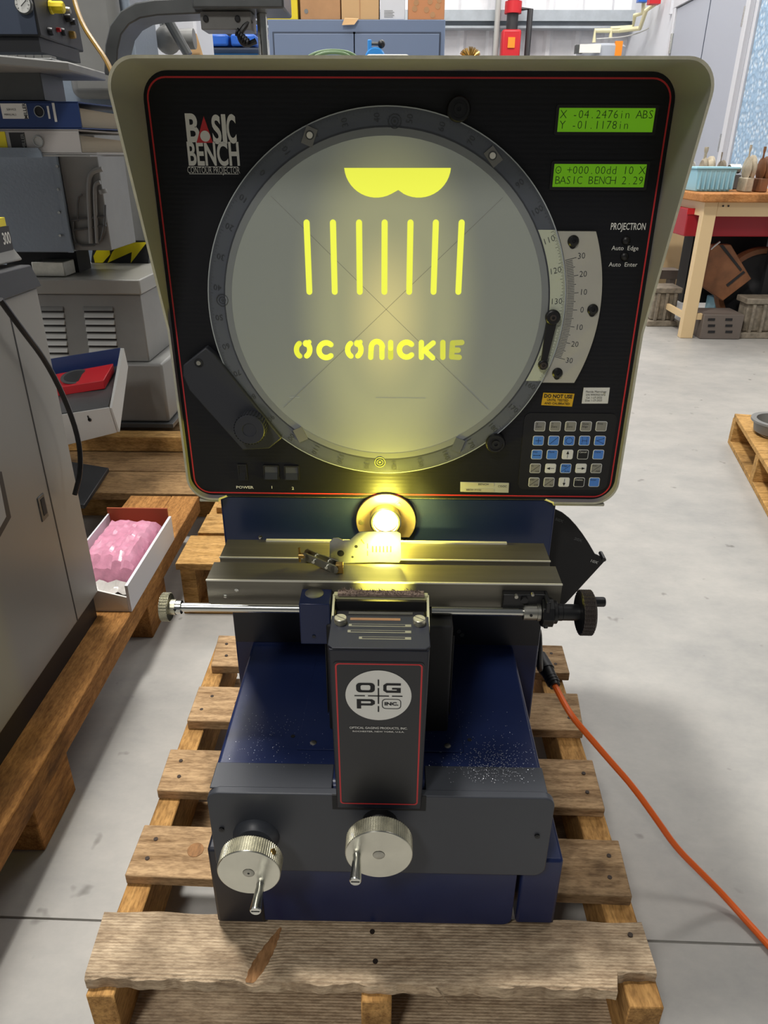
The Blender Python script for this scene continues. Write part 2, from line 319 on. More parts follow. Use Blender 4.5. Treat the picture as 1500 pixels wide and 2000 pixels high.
def tag(o, label=None, cat=None, group=None, kind=None):
    for k, v in (('label', label), ('category', cat), ('group', group), ('kind', kind)):
        if v: o[k] = v
    return o
def thing(name, loc, label, cat, group=None, parent=None):
    o = bpy.data.objects.new(name, None); COL.objects.link(o); o.location = loc; o.empty_display_size = .05; return tag(o, label, cat, group)
def V(p): return tuple(p)

# ------------------------------------------------------------------ setting
f = MB(); jy = lambda x: -.189-.0174*(x+.06)
f.prism([(-4, jy(-4)+.002), (5, jy(5)+.002), (5, 9), (-4, 9)], 'z', -.06, 0); f.prism([(-4, -4), (5, -4), (5, jy(5)-.002), (-4, jy(-4)-.002)], 'z', -.06, 0)
f.prism([(-4, jy(-4)-.0021), (5, jy(5)-.0021), (5, jy(5)+.0021), (-4, jy(-4)+.0021)], 'z', -.06, -.004)
obj('floor', f, M_floor, kind='structure')
wb = MB(); wb.box(-4, 2.4, 8.3, 8.4, 0, 6)
x = -3.98
while x < 2.38:
    wb.prism([(x, 8.3), (x+.03, 8.27), (x+.07, 8.27), (x+.10, 8.3)], 'z', 0, 6); x += .305
obj('wall_back', wb, M_metalwall, kind='structure')
g = MB(); g.box(-4, 2.4, 8.12, 8.27, 2.30, 2.33); g.box(-4, 2.4, 8.12, 8.13, 2.235, 2.30); g.box(-4, 2.4, 8.10, 8.27, 2.17, 2.19); g.box(-4, 2.4, 8.24, 8.26, 2.19, 2.30)
obj('trim_1', g, M_girt, kind='structure')
obj('wall_right', MB().box(2.4, 2.5, 2.6, 8.4, 0, 6), M_wall, kind='structure')
obj('wall_left', MB().box(-4.0, -3.9, -3, 8.4, 0, 6), M_wall, kind='structure')
d1 = obj('door_1', MB().box(2.375, 2.4, 5.20, 6.70, 0, 2.13), M_door, kind='structure', bevel=.003)
obj('door_seam', MB().box(2.372, 2.3755, 5.915, 5.925, .01, 2.12), M_bcabd, d1)
fr = MB(); fr.box(2.36, 2.4, 5.12, 5.19, 0, 2.1395); fr.box(2.36, 2.4, 6.71, 6.78, 0, 2.1395); fr.box(2.36, 2.4, 5.12, 6.78, 2.14, 2.22)
obj('door_frame', fr, M_frame, d1, bevel=.003)
for z in (1.02, 1.80):
    obj('hinge', MB().cyl((2.366, 5.195, z), (2.366, 5.195, z+.12), .012, n=10), M_steel, d1)
obj('hinge', MB().cyl((2.366, 6.705, 1.80), (2.366, 6.705, 1.95), .012, n=10), M_steel, d1)
t2 = obj('trim_2', MB().box(2.372, 2.4, 5.00, 5.04, 0, 2.6), M_frame, kind='structure')
fo = MB(); fo.box(2.385, 2.399, 4.3, 4.995, .9, 2.6)
obj('insulation_foil', fo, M_foil, label='pale blue quilted foil sheet hung on the wall right of the grey door', cat='sheet')
tag(obj('door_stop', MB().box(2.375, 2.398, 6.9, 6.93, 2.12, 2.22), M_frame), 'small white plate high on the wall left of the grey door', 'plate')

# ------------------------------------------------------------------ main pallet
pal = thing('wooden_pallet', (-.027, 0, 0), 'weathered slatted pallet of rough boards carrying the contour projector', 'pallet')
def quadboard(name, tl, nl, nr, tr, z0, z1, m, parent):
    b = [(p[0], p[1], z0) for p in (tl, nl, nr, tr)]; t = [(p[0], p[1], z1+R.uniform(-.0008, .0008)) for p in (tl, nl, nr, tr)]
    return obj(name, MB().hexa(b, t), m, parent, bevel=.0012, seg=1)
def nail(x, y, z, parent):
    return obj('nail', MB().cyl((x, y, z-.002), (x, y, z+.0006), .0032, n=8), M_nail, parent)
brds = [((-.3666, -.1187), (-.3676, -.2013), (.3102, -.2194), (.3162, -.1303)),
        ((-.371, .0309), (-.3678, -.0554), (.311, -.0764), (.3156, .0226)),
        ((-.3624, .1865), (-.3611, .0957), (.3164, .0875), (.3269, .1826)),
        ((-.3619, .3441), (-.3547, .246), (.3249, .2389), (.3277, .3245))]
for i, q in enumerate(brds):
    b = quadboard('deck_board', *q, .107, .125, M_wx, pal)
    for sx in (-1, 1):
        e0, e1 = (q[0], q[1]) if sx < 0 else (q[3], q[2])
        for t in (.3, .68):
            x = e0[0]+(e1[0]-e0[0])*t-sx*R.uniform(.018, .03); y = e0[1]+(e1[1]-e0[1])*t
            nail(x, y, .125, b)
    if i in (0, 2):
        obj('knot', MB().cyl((q[0][0]+.085, (q[0][1]+q[1][1])/2, .1235), (q[0][0]+.085, (q[0][1]+q[1][1])/2, .1254), .0115, n=16), M_knot, b)
# front lead board: broken right corner, worn hollow at left third
fb = MB()
outline = [(-.3723, -.258), (-.3655, -.3375), (-.28, -.3365), (-.19, -.3375), (-.14, -.3385), (-.10, -.339), (0, -.3375), (.08, -.3385), (.18, -.336), (.262, -.3345), (.264, -.322), (.283, -.3175), (.300, -.3195), (.309, -.316), (.3125, -.252), (.15, -.2555), (0, -.253), (-.15, -.2555), (-.27, -.2535)]
nx = 130; ny = 18
def yspan(x):
    lo = -.3375 if x < .262 else -.318; return lo+.0012*math.sin(x*90)+.0008*math.sin(x*231), -.2545+.0012*math.sin(x*60+1)
vs = []
for i in range(nx+1):
    xx = -.369+(.681)*i/nx; a, b_ = yspan(xx)
    for j in range(ny+1):
        t = j/ny; y = a+(b_-a)*t; x2 = xx-(.006*t if i == 0 else 0)
        hz = .1252+.0010*math.sin(xx*14)
        hz -= .0085*math.exp(-((xx+.148+.035*(1-t)-.008)/.017)**2)*(1-t)**1.2
        hz += .003*math.exp(-((xx+.185)/.015)**2)*(1-t)
        hz -= .004*max(0, 1-j)*(.4+.6*math.sin(xx*55)**2)
        vs.append((x2, y, hz))
nv = len(vs); fs = []
for i in range(nx):
    for j in range(ny):
        a = i*(ny+1)+j; fs.append((a, a+ny+1, a+ny+2, a+1))
vs += [(v[0], v[1], .1055) for v in vs[:nv]]
for i in range(nx):
    a = i*(ny+1); fs.append((a, nv+a, nv+a+ny+1, a+ny+1)); a += ny; fs.append((a, a+ny+1, nv+a+ny+1, nv+a))
    for j in (0,): pass
for j in range(ny):
    fs.append((j, j+1, nv+j+1, nv+j)); a = nx*(ny+1)+j; fs.append((a, nv+a, nv+a+1, a+1))
for i in range(nx): a = nv+i*(ny+1); fs.append((a, a+ny, a+2*ny+1, a+ny+1))
fb.add(vs, fs)
M_core = wood('worn_core_wood', '#b98a5c', '#8a5f3a', 'y', 0, .9)
lead = obj('deck_board', fb, M_wfront, pal, label='wide front board with saw marks and a broken right corner', sharp=50)
for u, v in ((231, 1802), (203, 1861), (727, 1820), (733, 1878), (1231, 1826)):
    p = P(u, v, Z=.125); nail(p.x, p.y, .1255, lead)
def lead_h(xx, t): return .1252+.0010*math.sin(xx*14)-.0085*math.exp(-((xx+.148+.035*(1-t)-.008)/.017)**2)*(1-t)**1.2+.003*math.exp(-((xx+.185)/.015)**2)*(1-t)
s = MB(); vs = []
for i in range(25):
    t = .03+.80*i/24; xc = -.140-.035*(1-t); hw = .0105*math.sin(PI*min(1, (i+1.5)/26))**.6*(1.15-.75*t)+.0006*math.sin(i*1.7)
    a, b_ = yspan(xc)
    for j in range(7): xx = xc+hw*(j-3)/3; vs.append((xx, a+(b_-a)*t, lead_h(xx, t)+.0004*(1-abs(j-3)/3)+.00025))
s.add(vs, [(i*7+j, (i+1)*7+j, (i+1)*7+j+1, i*7+j+1) for i in range(24) for j in range(6)])
obj('worn_hollow', s, M_core, lead, label='smooth orange-brown hollow worn in the front board')
for x0, x1 in ((-.367, -.3335), (-.0411, -.005), (.2728, .3135)):
    s = MB(); y0 = -.3477
    s.box(x0, x1, y0, .35, .018, .1068); obj('stringer', s, M_wy, pal, bevel=.0015, seg=1)
obj('bottom_board', MB().box(-.3655, .311, -.345, -.262, 0, .018), M_wfront, pal, bevel=.001, seg=1)
obj('bottom_board', MB().box(-.36, .31, -.06, .02, 0, .018), M_wx, pal, bevel=.001, seg=1)
obj('bottom_board', MB().box(-.36, .31, .26, .34, 0, .018), M_wx, pal, bevel=.001, seg=1)
obj('splinter', MB().hexa([(.046, -.3385, .122), (.048, -.3385, .122), (.064, -.358, .118), (.063, -.358, .118)], [(.046, -.3385, .1235), (.048, -.3385, .1235), (.064, -.358, .119), (.063, -.358, .119)]), M_wfront, lead)

# ------------------------------------------------------------------ contour projector
XC = -.020
cp = thing('contour_projector', (XC, .1, .125), 'navy contour projector with large round lit screen and keypad, standing on the slatted pallet', 'projector')
# base
b = MB(); zt = .3618
b.prism([(-.262, .29), (-.215, .27), (-.215, .128), (.30, .128), (.30, zt), (-.255, zt), (-.262, zt-.006)], 'x', -.2128, .1655)
obj('base_housing', b, M_navy, cp, bevel=.010, seg=4)
obj('base_skirt', MB().prism(rrect(-.205, .144, .131, .30, .012), 'y', -.2655, -.26), M_navy, cp, bevel=.001)
obj('foot', MB().box(-.226, -.165, -.268, -.18, .1285, .262), M_navyd, cp, bevel=.004)
obj('foot', MB().box(.150, .1985, -.262, -.15, .1285, .246), M_navy, cp, bevel=.004)
obj('foot', MB().box(-.23, -.16, .2, .3, .1262, .24), M_navyd, cp, bevel=.004)
obj('foot', MB().box(.14, .20, .2, .3, .1262, .24), M_navyd, cp, bevel=.004)
fp = MB(); fp.prism(rrect(-.2145, .1735, .2365, .3635, .014, 8), 'y', -.2755, -.2655)
front = obj('front_plate', fp, M_char, cp, bevel=.0015)
for xa_, xb_ in ((-.212, -.075), (.030, .166)):
    obj('grey_top_band', MB().box(xa_, xb_, -.268, -.2300, zt-.001, zt+.0012), M_char, cp, label='charcoal strip along the front edge of the base top', bevel=.001)
for u, v in ((433, 1619), (1049, 1632)):
    p = P(u, v, Y=-.2755); s = MB(); s.cyl((p.x, -.2775, p.z), (p.x, -.2750, p.z), .0030, n=14); s.cyl((p.x, -.2778, p.z), (p.x, -.2774, p.z), .0016, n=6); obj('screw', s, M_black, front)
hp = obj('hatch_plate', MB().prism([(-.1214, -.2085), (.0769, -.2085), (.073, -.03), (-.1155, -.03)], 'z', zt+.0005, zt+.0022), M_navy, cp, bevel=.0004, seg=1)
for u, v in ((612, 1451), (874, 1457)):
    p = P(u, v, Z=zt+.002); s = MB(); s.lathe((p.x, p.y, zt+.0015), (0, 0, 1), [(.0042, 0), (.0040, .0012), (.0026, .0018)], 14); obj('screw', s, M_steelr, hp)
for u, v in ((572, 1437), (917, 1444)):
    p = P(u, v, Z=zt+.001); obj('hole_plug', MB().cyl((p.x, p.y, zt), (p.x, p.y, zt+.0006), .0026, n=12), M_blackm, cp)
obj('stage_pedestal', MB().box(-.085, .060, -.175, .02, zt+.0005, .5195), M_blackm, cp, bevel=.003)
for xa_ in (-.088, .0615): obj('pedestal_side', MB().box(xa_, xa_+.0015, -.165, -.02, zt+.02, .50), M_blackm, cp)
# column
c = MB(); c.box(-.2375, .2025, .0005, .40, .127, .5985)
col = obj('column', c, M_navy, cp, bevel=.003)
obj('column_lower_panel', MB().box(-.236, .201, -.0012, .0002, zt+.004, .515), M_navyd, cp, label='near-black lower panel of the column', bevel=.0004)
obj('column_slot_strip', MB().box(-.172, .135, -.045, -.0405, .554, .5572), M_edge, cp, label='thin silver strip behind the stage')
s = MB(); p = P(508, 1050, Y=-.001); s.lathe((p.x, .0006, p.z), (0, -1, 0), [(.003, 0), (.0028, .0012), (.0015, .0018)], 12); obj('screw', s, M_steel, col)
for u, v in ((896, 1233), (902, 1240)):
    p = P(u, v, Y=-.0015); obj('screw', MB().lathe((p.x, .0, p.z), (0, -1, 0), [(.0035, 0), (.003, .0025)], 12), M_dgrey, col)
# lens flange and lens
LC = P(755, 1013, Y=-.001); LC = Vector((-.0195, 0, .5665))
fl = MB(); pts = [q for q in circ(LC.x, LC.z, .0395, 48) if q[1] > LC.z-.0262]; fl.prism(pts, 'y', -.006, .0003)
flo = obj('lens_flange', fl, M_flange, cp, bevel=.0008)
fr2 = MB(); fr2.band(circ(LC.x, LC.z, .0405, 48), circ(LC.x, LC.z, .0393, 48), 'y', -.0014, .0004); obj('flange_seat', fr2, M_black, cp)
for u, v in ((706, 1020), (779, 985)):
    p = P(u, v, Y=-.006); s = MB(); s.band(circ(p.x, p.z, .0040, 20), circ(p.x, p.z, .0032, 20), 'y', -.0064, -.0058); s.cyl((p.x, -.0075, p.z), (p.x, -.0055, p.z), .0024, n=14); obj('screw', s, M_steelr, flo)
lz = P(753, 1020, Y=-.018)
s = MB(); s.lathe((lz.x, -.004, lz.z), (0, -1, 0), [(.0205, 0), (.0205, .014), (.0185, .016), (.0165, .016), (.0165, .012)], 40, False); obj('lens_barrel', s, M_steelr, cp)
s = MB(); s.lathe((lz.x, -.008, lz.z), (0, -1, 0), [(.0165, 0), (.0160, .004), (.012, .008), (.006, .010), (.0005, .0105)], 32); obj('lens_glass', s, M_lens, cp)
# stage
ZS = .555
def Y2(v, z): return P(750, v, Z=z).y
x0, x1 = XC-.2065, XC+.2065
s = MB(); s.box(x0+.004, x1-.004, -.040, -.085, .522, ZS); sb = obj('stage_slab', s, M_stage, cp, label='rear stage rail')
s = MB(); s.box(x0, x1, -.0975, -.1385, .522, ZS); obj('stage_slab', s, M_stage, cp, label='front stage rail')
obj('stage_bed', MB().box(x0+.004, x1-.004, -.0845, -.098, .522, ZS-.006), M_stage, cp)
obj('stage_edge', MB().box(x0+.0035, x1-.0035, -.0858, -.0838, ZS-.0012, ZS+.0002), M_edge, cp, label='bright ground edge of the rear rail')
obj('stage_edge', MB().box(x0-.0004, x1+.0004, -.1390, -.1368, ZS-.0014, ZS+.0002), M_edge, cp, label='bright ground edge of the front rail')
for u, v in ((440, 1164), (462, 1153)):
    p = P(u, v, Y=-.1392); obj('screw', MB().lathe((p.x, -.1385, p.z), (0, -1, 0), [(.0028, 0), (.0026, .001), (.001, .0014)], 12), M_steel, sb)
# lead screw rod across the stage front
RY, RZ = -.152, P(450, 1187, Y=-.152).z
rod = obj('traverse_rod', MB().cyl((P(352, 1185, Y=RY).x, RY, RZ), (-.100, RY, RZ), .0053, n=20), M_steel, cp)
rod2 = obj('traverse_rod', MB().cyl((.036, RY, RZ), (P(1030, 1190, Y=RY).x, RY, RZ), .0053, n=20), M_steel, cp)
xl = P(355, 1185, Y=RY).x
obj('rod_collar', MB().cyl((xl-.012, RY, RZ), (xl+.0, RY, RZ), .0082, n=24), M_steel, rod)
obj('collar_hole', MB().cyl((xl-.006, RY-.0088, RZ+.0015), (xl-.006, RY-.0078, RZ+.0015), .0017, n=10), M_blackm, rod)
kx = P(328, 1187, Y=RY).x
s = MB(); s.knurl((kx-.006, RY, RZ), (1, 0, 0), .0165, .009, 120, 10, .0006); s.cyl((kx-.0062, RY, RZ), (kx+.0032, RY, RZ), .0160, n=40); s.cyl((kx+.003, RY, RZ), (kx+.010, RY, RZ), .009, n=24)
obj('knurled_knob', s, M_aluk, cp, sharp=9, label='small knurled silver knob at the left rod end')
xr = P(1022, 1190, Y=RY).x; xe = P(1050, 1190, Y=RY).x
obj('rod_collar', MB().cyl((xr, RY, RZ), (xe-.001, RY, RZ), .0095, n=24), M_steelr, rod)
obj('collar_ring', MB().cyl((xe-.0008, RY, RZ), (xe+.003, RY, RZ), .0105, n=24), M_steelr, rod)
obj('collar_hole', MB().cyl(((xr+xe)/2-.0005, RY-.0102, RZ+.0015), ((xr+xe)/2-.0005, RY-.0092, RZ+.0015), .0017, n=10), M_blackm, rod)
bk = MB(); a = P(983, 1150, Y=-.146); bb = P(1068, 1150, Y=-.146)
bk.box(a.x, bb.x, -.150, -.1395, .5235, .5475); bk.box(xe+.006, bb.x+.002, -.166, -.1395, .512, .5475)
brk = obj('rod_bracket', bk, M_black, cp, bevel=.0012)
for u, v, rr in ((1008, 1164, .0022), (1024, 1171, .004), (1040, 1160, .0018)):
    p = P(u, v, Y=-.151); obj('screw', MB().lathe((p.x, -.1498, p.z), (0, -1, 0), [(rr, 0), (rr, .004), (rr*.4, .0042)], 12), M_black if rr > .003 else M_steelr, brk)
xh = xe+.004
s = MB(); s.cyl((xh, RY, RZ), (xh+.013, RY, RZ), .0175, n=8); s.cyl((xh+.013, RY, RZ), (xh+.018, RY, RZ), .0135, n=24)
obj('bearing_housing', s, M_black, cp, bevel=.0008)
s = MB(); s.cyl((xh+.018, RY, RZ), (xh+.024, RY, RZ), .0100, n=24); s.cyl((xh+.0245, RY, RZ), (P(1131, 1198, Y=RY).x+.001, RY, RZ), .0096, n=24); obj('hub_sleeve', s, M_black, cp)
xk = P(1131, 1198, Y=RY).x
s = MB(); s.knurl((xk, RY, RZ), (1, 0, 0), .0258, .0135, 128, 14, .0009); s.mi = 1; s.lathe((xk-.0016, RY, RZ), (1, 0, 0), [(.0225, .0004), (.0248, .0016), (.0248, .0152), (.0232, .0164)], 48)
obj('black_knurled_wheel', s, [M_knurl, M_black], cp, sharp=12, label='black knurled hand wheel at the right rod end')
obj('wheel_handle', MB().lathe((xk+.015, RY+.006, RZ+.011), (1, 0, 0), [(.0058, 0), (.0058, .013), (.005, .0145)], 24), M_black, cp)
# magnification sector plate at the right
pts = [P(u, v, Y=.04) for u, v in ((1060, 985), (1085, 995), (1098, 1001), (1112, 1012), (1125, 1026), (1138, 1043), (1150, 1061), (1162, 1082), (1183, 1092), (1105, 1177), (1060, 1200))]
s = MB(); s.prism([(p.x, p.z) for p in pts], 'y', .038, .042); sec = obj('sector_plate', s, M_blackm, cp, bevel=.0004, seg=1, label='black fan-shaped magnification plate')
for t, u, v, m in (('50X', 1092, 1016, M_dgrey), ('20X', 1129, 1054, M_dgrey), ('10X', 1160, 1097, M_lgrey)):
    p = P(u, v, Y=.0375); s = MB(); s.text(t, (p.x, .0374, p.z), .0058, 1.2, bold=.03, ux=(1, 0, -.35), uy=(.35, 0, 1)); obj('lettering', s, m, sec)
p = P(1176, 1089, Y=.04); obj('pin', MB().cyl((p.x, .030, p.z+.002), (p.x, .05, p.z+.002), .003, n=12), M_black, sec)
# square block with steel button left of the lamp house
a = P(583, 1176, Y=-.1725); e = P(644, 1176, Y=-.1725)
s = MB(); s.box(a.x, e.x, -.1725, -.1405, .4905, .546); blk = obj('rod_block', s, M_navy, cp, bevel=.0012)
p = P(614, 1159, Z=.546); obj('steel_button', MB().lathe((p.x, p.y, .5455), (0, 0, 1), [(.0108, 0), (.0108, .0010), (.0098, .0016)], 32), M_steelr, blk)
p = P(613, 1243, Y=-.173); obj('screw', MB().cyl((p.x, -.1738, p.z), (p.x, -.172, p.z), .002, n=10), M_navyd, blk)

# lamp house
lx0, lx1 = -.0708, .0272
s = MB(); s.hexa([(lx0+.002, -.2785, .3455), (lx1-.002, -.2785, .3455), (lx1-.002, -.2365, .3455), (lx0+.002, -.2365, .3455)],
                 [(lx0, -.2895, .5725), (lx1, -.2895, .5725), (lx1, -.2365, .5725), (lx0, -.2365, .5725)])
lamp = obj('lamp_house', s, M_navyd, cp, bevel=.0022, seg=3)
s = MB(); s.prism([(lx0-.0006, -.236), (lx0-.0006, -.2855), (lx0+.004, -.2902), (lx1-.004, -.2902), (lx1+.0006, -.2855), (lx1+.0006, -.236)], 'z', .5728, .5748)
# slots cut visually as recessed inserts
topl = obj('lamp_top_plate', s, M_navyd, cp, bevel=.0006)
for (ua, ub, v) in ((684, 782, 1209), (681, 803, 1221), (679, 803, 1233), (701, 803, 1246)):
    pa = P(ua, v, Z=.5748); pb = P(ub, v, Z=.5748); s = MB(); s.box(pa.x, pb.x, pa.y-.0021, pa.y+.0021, .5742, .5751); o = obj('vent_slot', s, M_copper if v in (1209,) else M_steelr, topl)
    obj('slot_shadow_gap', MB().box(pa.x+.003, pb.x-.006, pa.y-.0009, pa.y+.0014, .5750, .57525), M_blackm if v > 1210 else M_copper, o)
obj('lamp_rear_housing', MB().box(lx0+.002, lx1-.002, -.236, -.205, zt+.001, .5595), M_navyd, cp, bevel=.001)
obj('lamp_back_deck', MB().box(lx0+.003, lx1-.003, -.2355, -.2095, .560, .5625), M_blackm, cp)
for (ua, ub, v) in ((683, 806, 1183), (681, 806, 1197)):
    pa = P(ua, v, Z=.563); pb = P(ub, v, Z=.563); s = MB(); s.box(pa.x, pb.x, pa.y-.0022, pa.y+.0022, .5624, .5634); obj('vent_slot', s, M_steelr, cp, label='vent slot in the dark rear deck')
for u, v in ((665, 1206), (819, 1208)):
    p = P(u, v, Z=.581); s = MB(); s.lathe((p.x, p.y, .5748), (0, 0, 1), [(.0062, 0), (.0062, .0016), (.0057, .0018), (.0057, .0022), (.0064, .0024), (.0064, .0060), (.0058, .0066)], 28); o = obj('thumb_screw', s, M_aluk, cp)
    obj('screw_slot', MB().hexa(*[[(p.x+dx*math.cos(.6)-dy*math.sin(.6), p.y-dx*math.sin(.6)+dy*math.cos(.6), z) for dx, dy in ((-.0056, -.0005), (.0056, -.0005), (.0056, .0005), (-.0056, .0005))] for z in (.5812, .5817)]), M_blackm, o)
# rear hoop with cream tape and abrasive pad
pl_ = P(652, 1165, Y=-.198); pr_ = P(838, 1165, Y=-.198)
hz = .577
s = MB()
for xx in (lx0-.0012, lx1+.0012):
    s.hexa([(xx-.0012, -.235, .553), (xx+.0012, -.235, .553), (xx+.0012, -.199, .553), (xx-.0012, -.199, .553)], [(xx-.0012, -.232, .560), (xx+.0012, -.232, .560), (xx+.0012, -.199, hz), (xx-.0012, -.199, hz)])
obj('side_hoop', s, M_cream, cp, label='cream taped end strips of the rear hoop')
s = MB(); s.box(lx0-.0015, lx1+.0015, -.2015, -.1955, .5715, hz+.001); obj('hoop_dark_back', MB().box(lx0, lx1, -.2045, -.2035, .5602, .5712), M_blackm, cp)  # black back plate added to darken the inside of the hoop
obj('hoop_bar', s, M_cream, cp, bevel=.001)
s = MB()
n = 60
for i in range(n):
    for j in range(9):
        x = lx0+.004+(lx1-lx0-.008)*(i+R.random())/n; y = -.2035+.009*R.random(); z = hz+.0005+.003*R.random()
        dx, dy, dz = R.uniform(-.003, .003), R.uniform(-.003, .003), R.uniform(0, .0035)
        s.add([(x, y, z), (x+.0009, y+.0003, z), (x+dx, y+dy, z+dz), (x+dx*.5, y-.0012, z+.001)], [(0, 1, 2), (0, 3, 2), (1, 3, 2), (0, 1, 3)])
s.box(lx0+.003, lx1-.003, -.2035, -.1955, hz, hz+.003)
obj('abrasive_pad', s, M_hair, cp, kind='stuff')
# lamp window facing the stage
s = MB(); s.box(lx0+.02, lx1-.02, -.2053, -.2035, .535, .560); obj('lamp_window_frame', s, M_black, cp)
s = MB(); s.lathe((XC-.0, -.2034, .5515), (0, 1, 0), [(.0085, 0), (.008, .003), (.001, .0045)], 24); obj('lamp_condenser', s, M_hot, cp)
# front label of the lamp house
def LF(x, z, off=.0):  # a point on the leaning lamp front
    t = (z-.3455)/(.5725-.3455); return (x, -.2785-.011*t-off, z)
tx = Vector((1, 0, 0)); tz = Vector((0, -.011, .227)).normalized()
s = MB(); q = [LF(x, z, .0006) for x, z in rrect(lx0+.0045, lx1-.0045, .353, .5575, .004)]
q2 = [Vector(a)+Vector((0, .0012, 0)) for a in q]; n = len(q); s.add(q+q2, [tuple(range(n)), tuple(range(2*n-1, n-1, -1))]+[(i, n+i, n+(i+1) % n, (i+1) % n) for i in range(n)])
M_lab = mat('black_label', '#26272a', .38, bump=.05)
lab = obj('maker_label', s, M_lab, cp)
s = MB(); o1 = rrect(lx0+.0062, lx1-.0062, .3545, .5560, .004); o2 = rrect(lx0+.0078, lx1-.0078, .3561, .5544, .003); n = len(o1)
s.add([LF(x, z, .0009) for x, z in o1]+[LF(x, z, .0009) for x, z in o2], [(i, (i+1) % n, n+(i+1) % n, n+i) for i in range(n)]); obj('red_line', s, M_red, lab)
OC = (-.0222, .5145)
s = MB(); s.add([LF(x, z, .0010) for x, z in circ(OC[0], OC[1], .0330, 56)], [tuple(range(56))]); obj('logo_disc', s, M_white, lab)
s = MB()
def LT(t, x, z, size, xs, bold=0): s.text(t, LF(x, z, .0013), size, xs, bold=bold, ux=tx, uy=tz)
def LB(x0_, x1_, z0_, z1_): s.add([LF(x0_, z0_, .0013), LF(x1_, z0_, .0013), LF(x1_, z1_, .0013), LF(x0_, z1_, .0013)], [(0, 1, 2, 3)])
def LBAND(o1, o2):
    n = len(o1); s.add([LF(x, z, .0013) for x, z in o1]+[LF(x, z, .0013) for x, z in o2], [(i, (i+1) % n, n+(i+1) % n, n+i) for i in range(n)])
ox, oz = OC
LBAND(rrect(ox-.0222, ox-.0036, oz+.0045, oz+.0170, .0042, 6), rrect(ox-.0178, ox-.0080, oz+.0074, oz+.0141, .0020, 6))   # O
LB(ox+.0048, ox+.0080, oz+.0082, oz+.0133); s.add([LF(*q, .0013) for q in ((ox+.0222, oz+.0170-.0029), (ox+.0222, oz+.0170), (ox+.0080, oz+.0170), (ox+.0048, oz+.0143), (ox+.0048, oz+.0133), (ox+.0080, oz+.0133), (ox+.0090, oz+.0141))], [tuple(range(7))])
s.add([LF(*q, .0013) for q in ((ox+.0048, oz+.0082), (ox+.0048, oz+.0072), (ox+.0080, oz+.0045), (ox+.0222, oz+.0045), (ox+.0222, oz+.0110), (ox+.0135, oz+.0110), (ox+.0135, oz+.0088), (ox+.0182, oz+.0088), (ox+.0182, oz+.0074), (ox+.0090, oz+.0074), (ox+.0080, oz+.0082))], [tuple(range(11))])   # G
LB(ox-.0218, ox-.0175, oz-.0172, oz-.0045); s.add([LF(*q, .0013) for q in ((ox-.0175, oz-.0045), (ox-.0175, oz-.0072), (ox-.0085, oz-.0072), (ox-.0076, oz-.0080), (ox-.0076, oz-.0094), (ox-.0085, oz-.0102), (ox-.0175, oz-.0102), (ox-.0175, oz-.0130), (ox-.0065, oz-.0130), (ox-.0036, oz-.0108), (ox-.0036, oz-.0068), (ox-.0065, oz-.0045))], [tuple(range(12))])   # P
LB(OC[0]-.0007, OC[0]+.0007, OC[1]-.0105, OC[1]+.0105); LB(OC[0]-.0007, OC[0]+.0007, OC[1]+.0132, OC[1]+.0215); LB(OC[0]-.0007, OC[0]+.0007, OC[1]-.0215, OC[1]-.0135)
LB(OC[0]-.0105, OC[0]+.0105, OC[1]-.0007, OC[1]+.0007); LB(OC[0]+.0135, OC[0]+.0240, OC[1]-.0007, OC[1]+.0007); LB(OC[0]-.0240, OC[0]-.0135, OC[1]-.0007, OC[1]+.0007)
LT('INC.', OC[0]+.0130, OC[1]-.0105, .0058, 1.25, .05)
o1 = rrect(OC[0]+.0035, OC[0]+.0228, OC[1]-.0172, OC[1]-.0038, .004); o2 = rrect(OC[0]+.0043, OC[0]+.0220, OC[1]-.0164, OC[1]-.0046, .0034); n = len(o1)
s.add([LF(x, z, .0013) for x, z in o1]+[LF(x, z, .0013) for x, z in o2], [(i, (i+1) % n, n+(i+1) % n, n+i) for i in range(n)]); obj('logo_print', s, M_print, lab)
s = MB(); LT('OPTICAL GAGING PRODUCTS, INC.', OC[0], .4705, .0043, .86, .01); LT('ROCHESTER, NEW YORK, U.S.A.', OC[0], .4655, .0030, 1.25, .01); obj('lettering', s, M_white, lab)
obj('lamp_slot', MB().box(lx0-.003, lx1+.003, -.277, -.2750, .3425, .364), M_blackm, cp, label='black slot in the front plate under the lamp house')
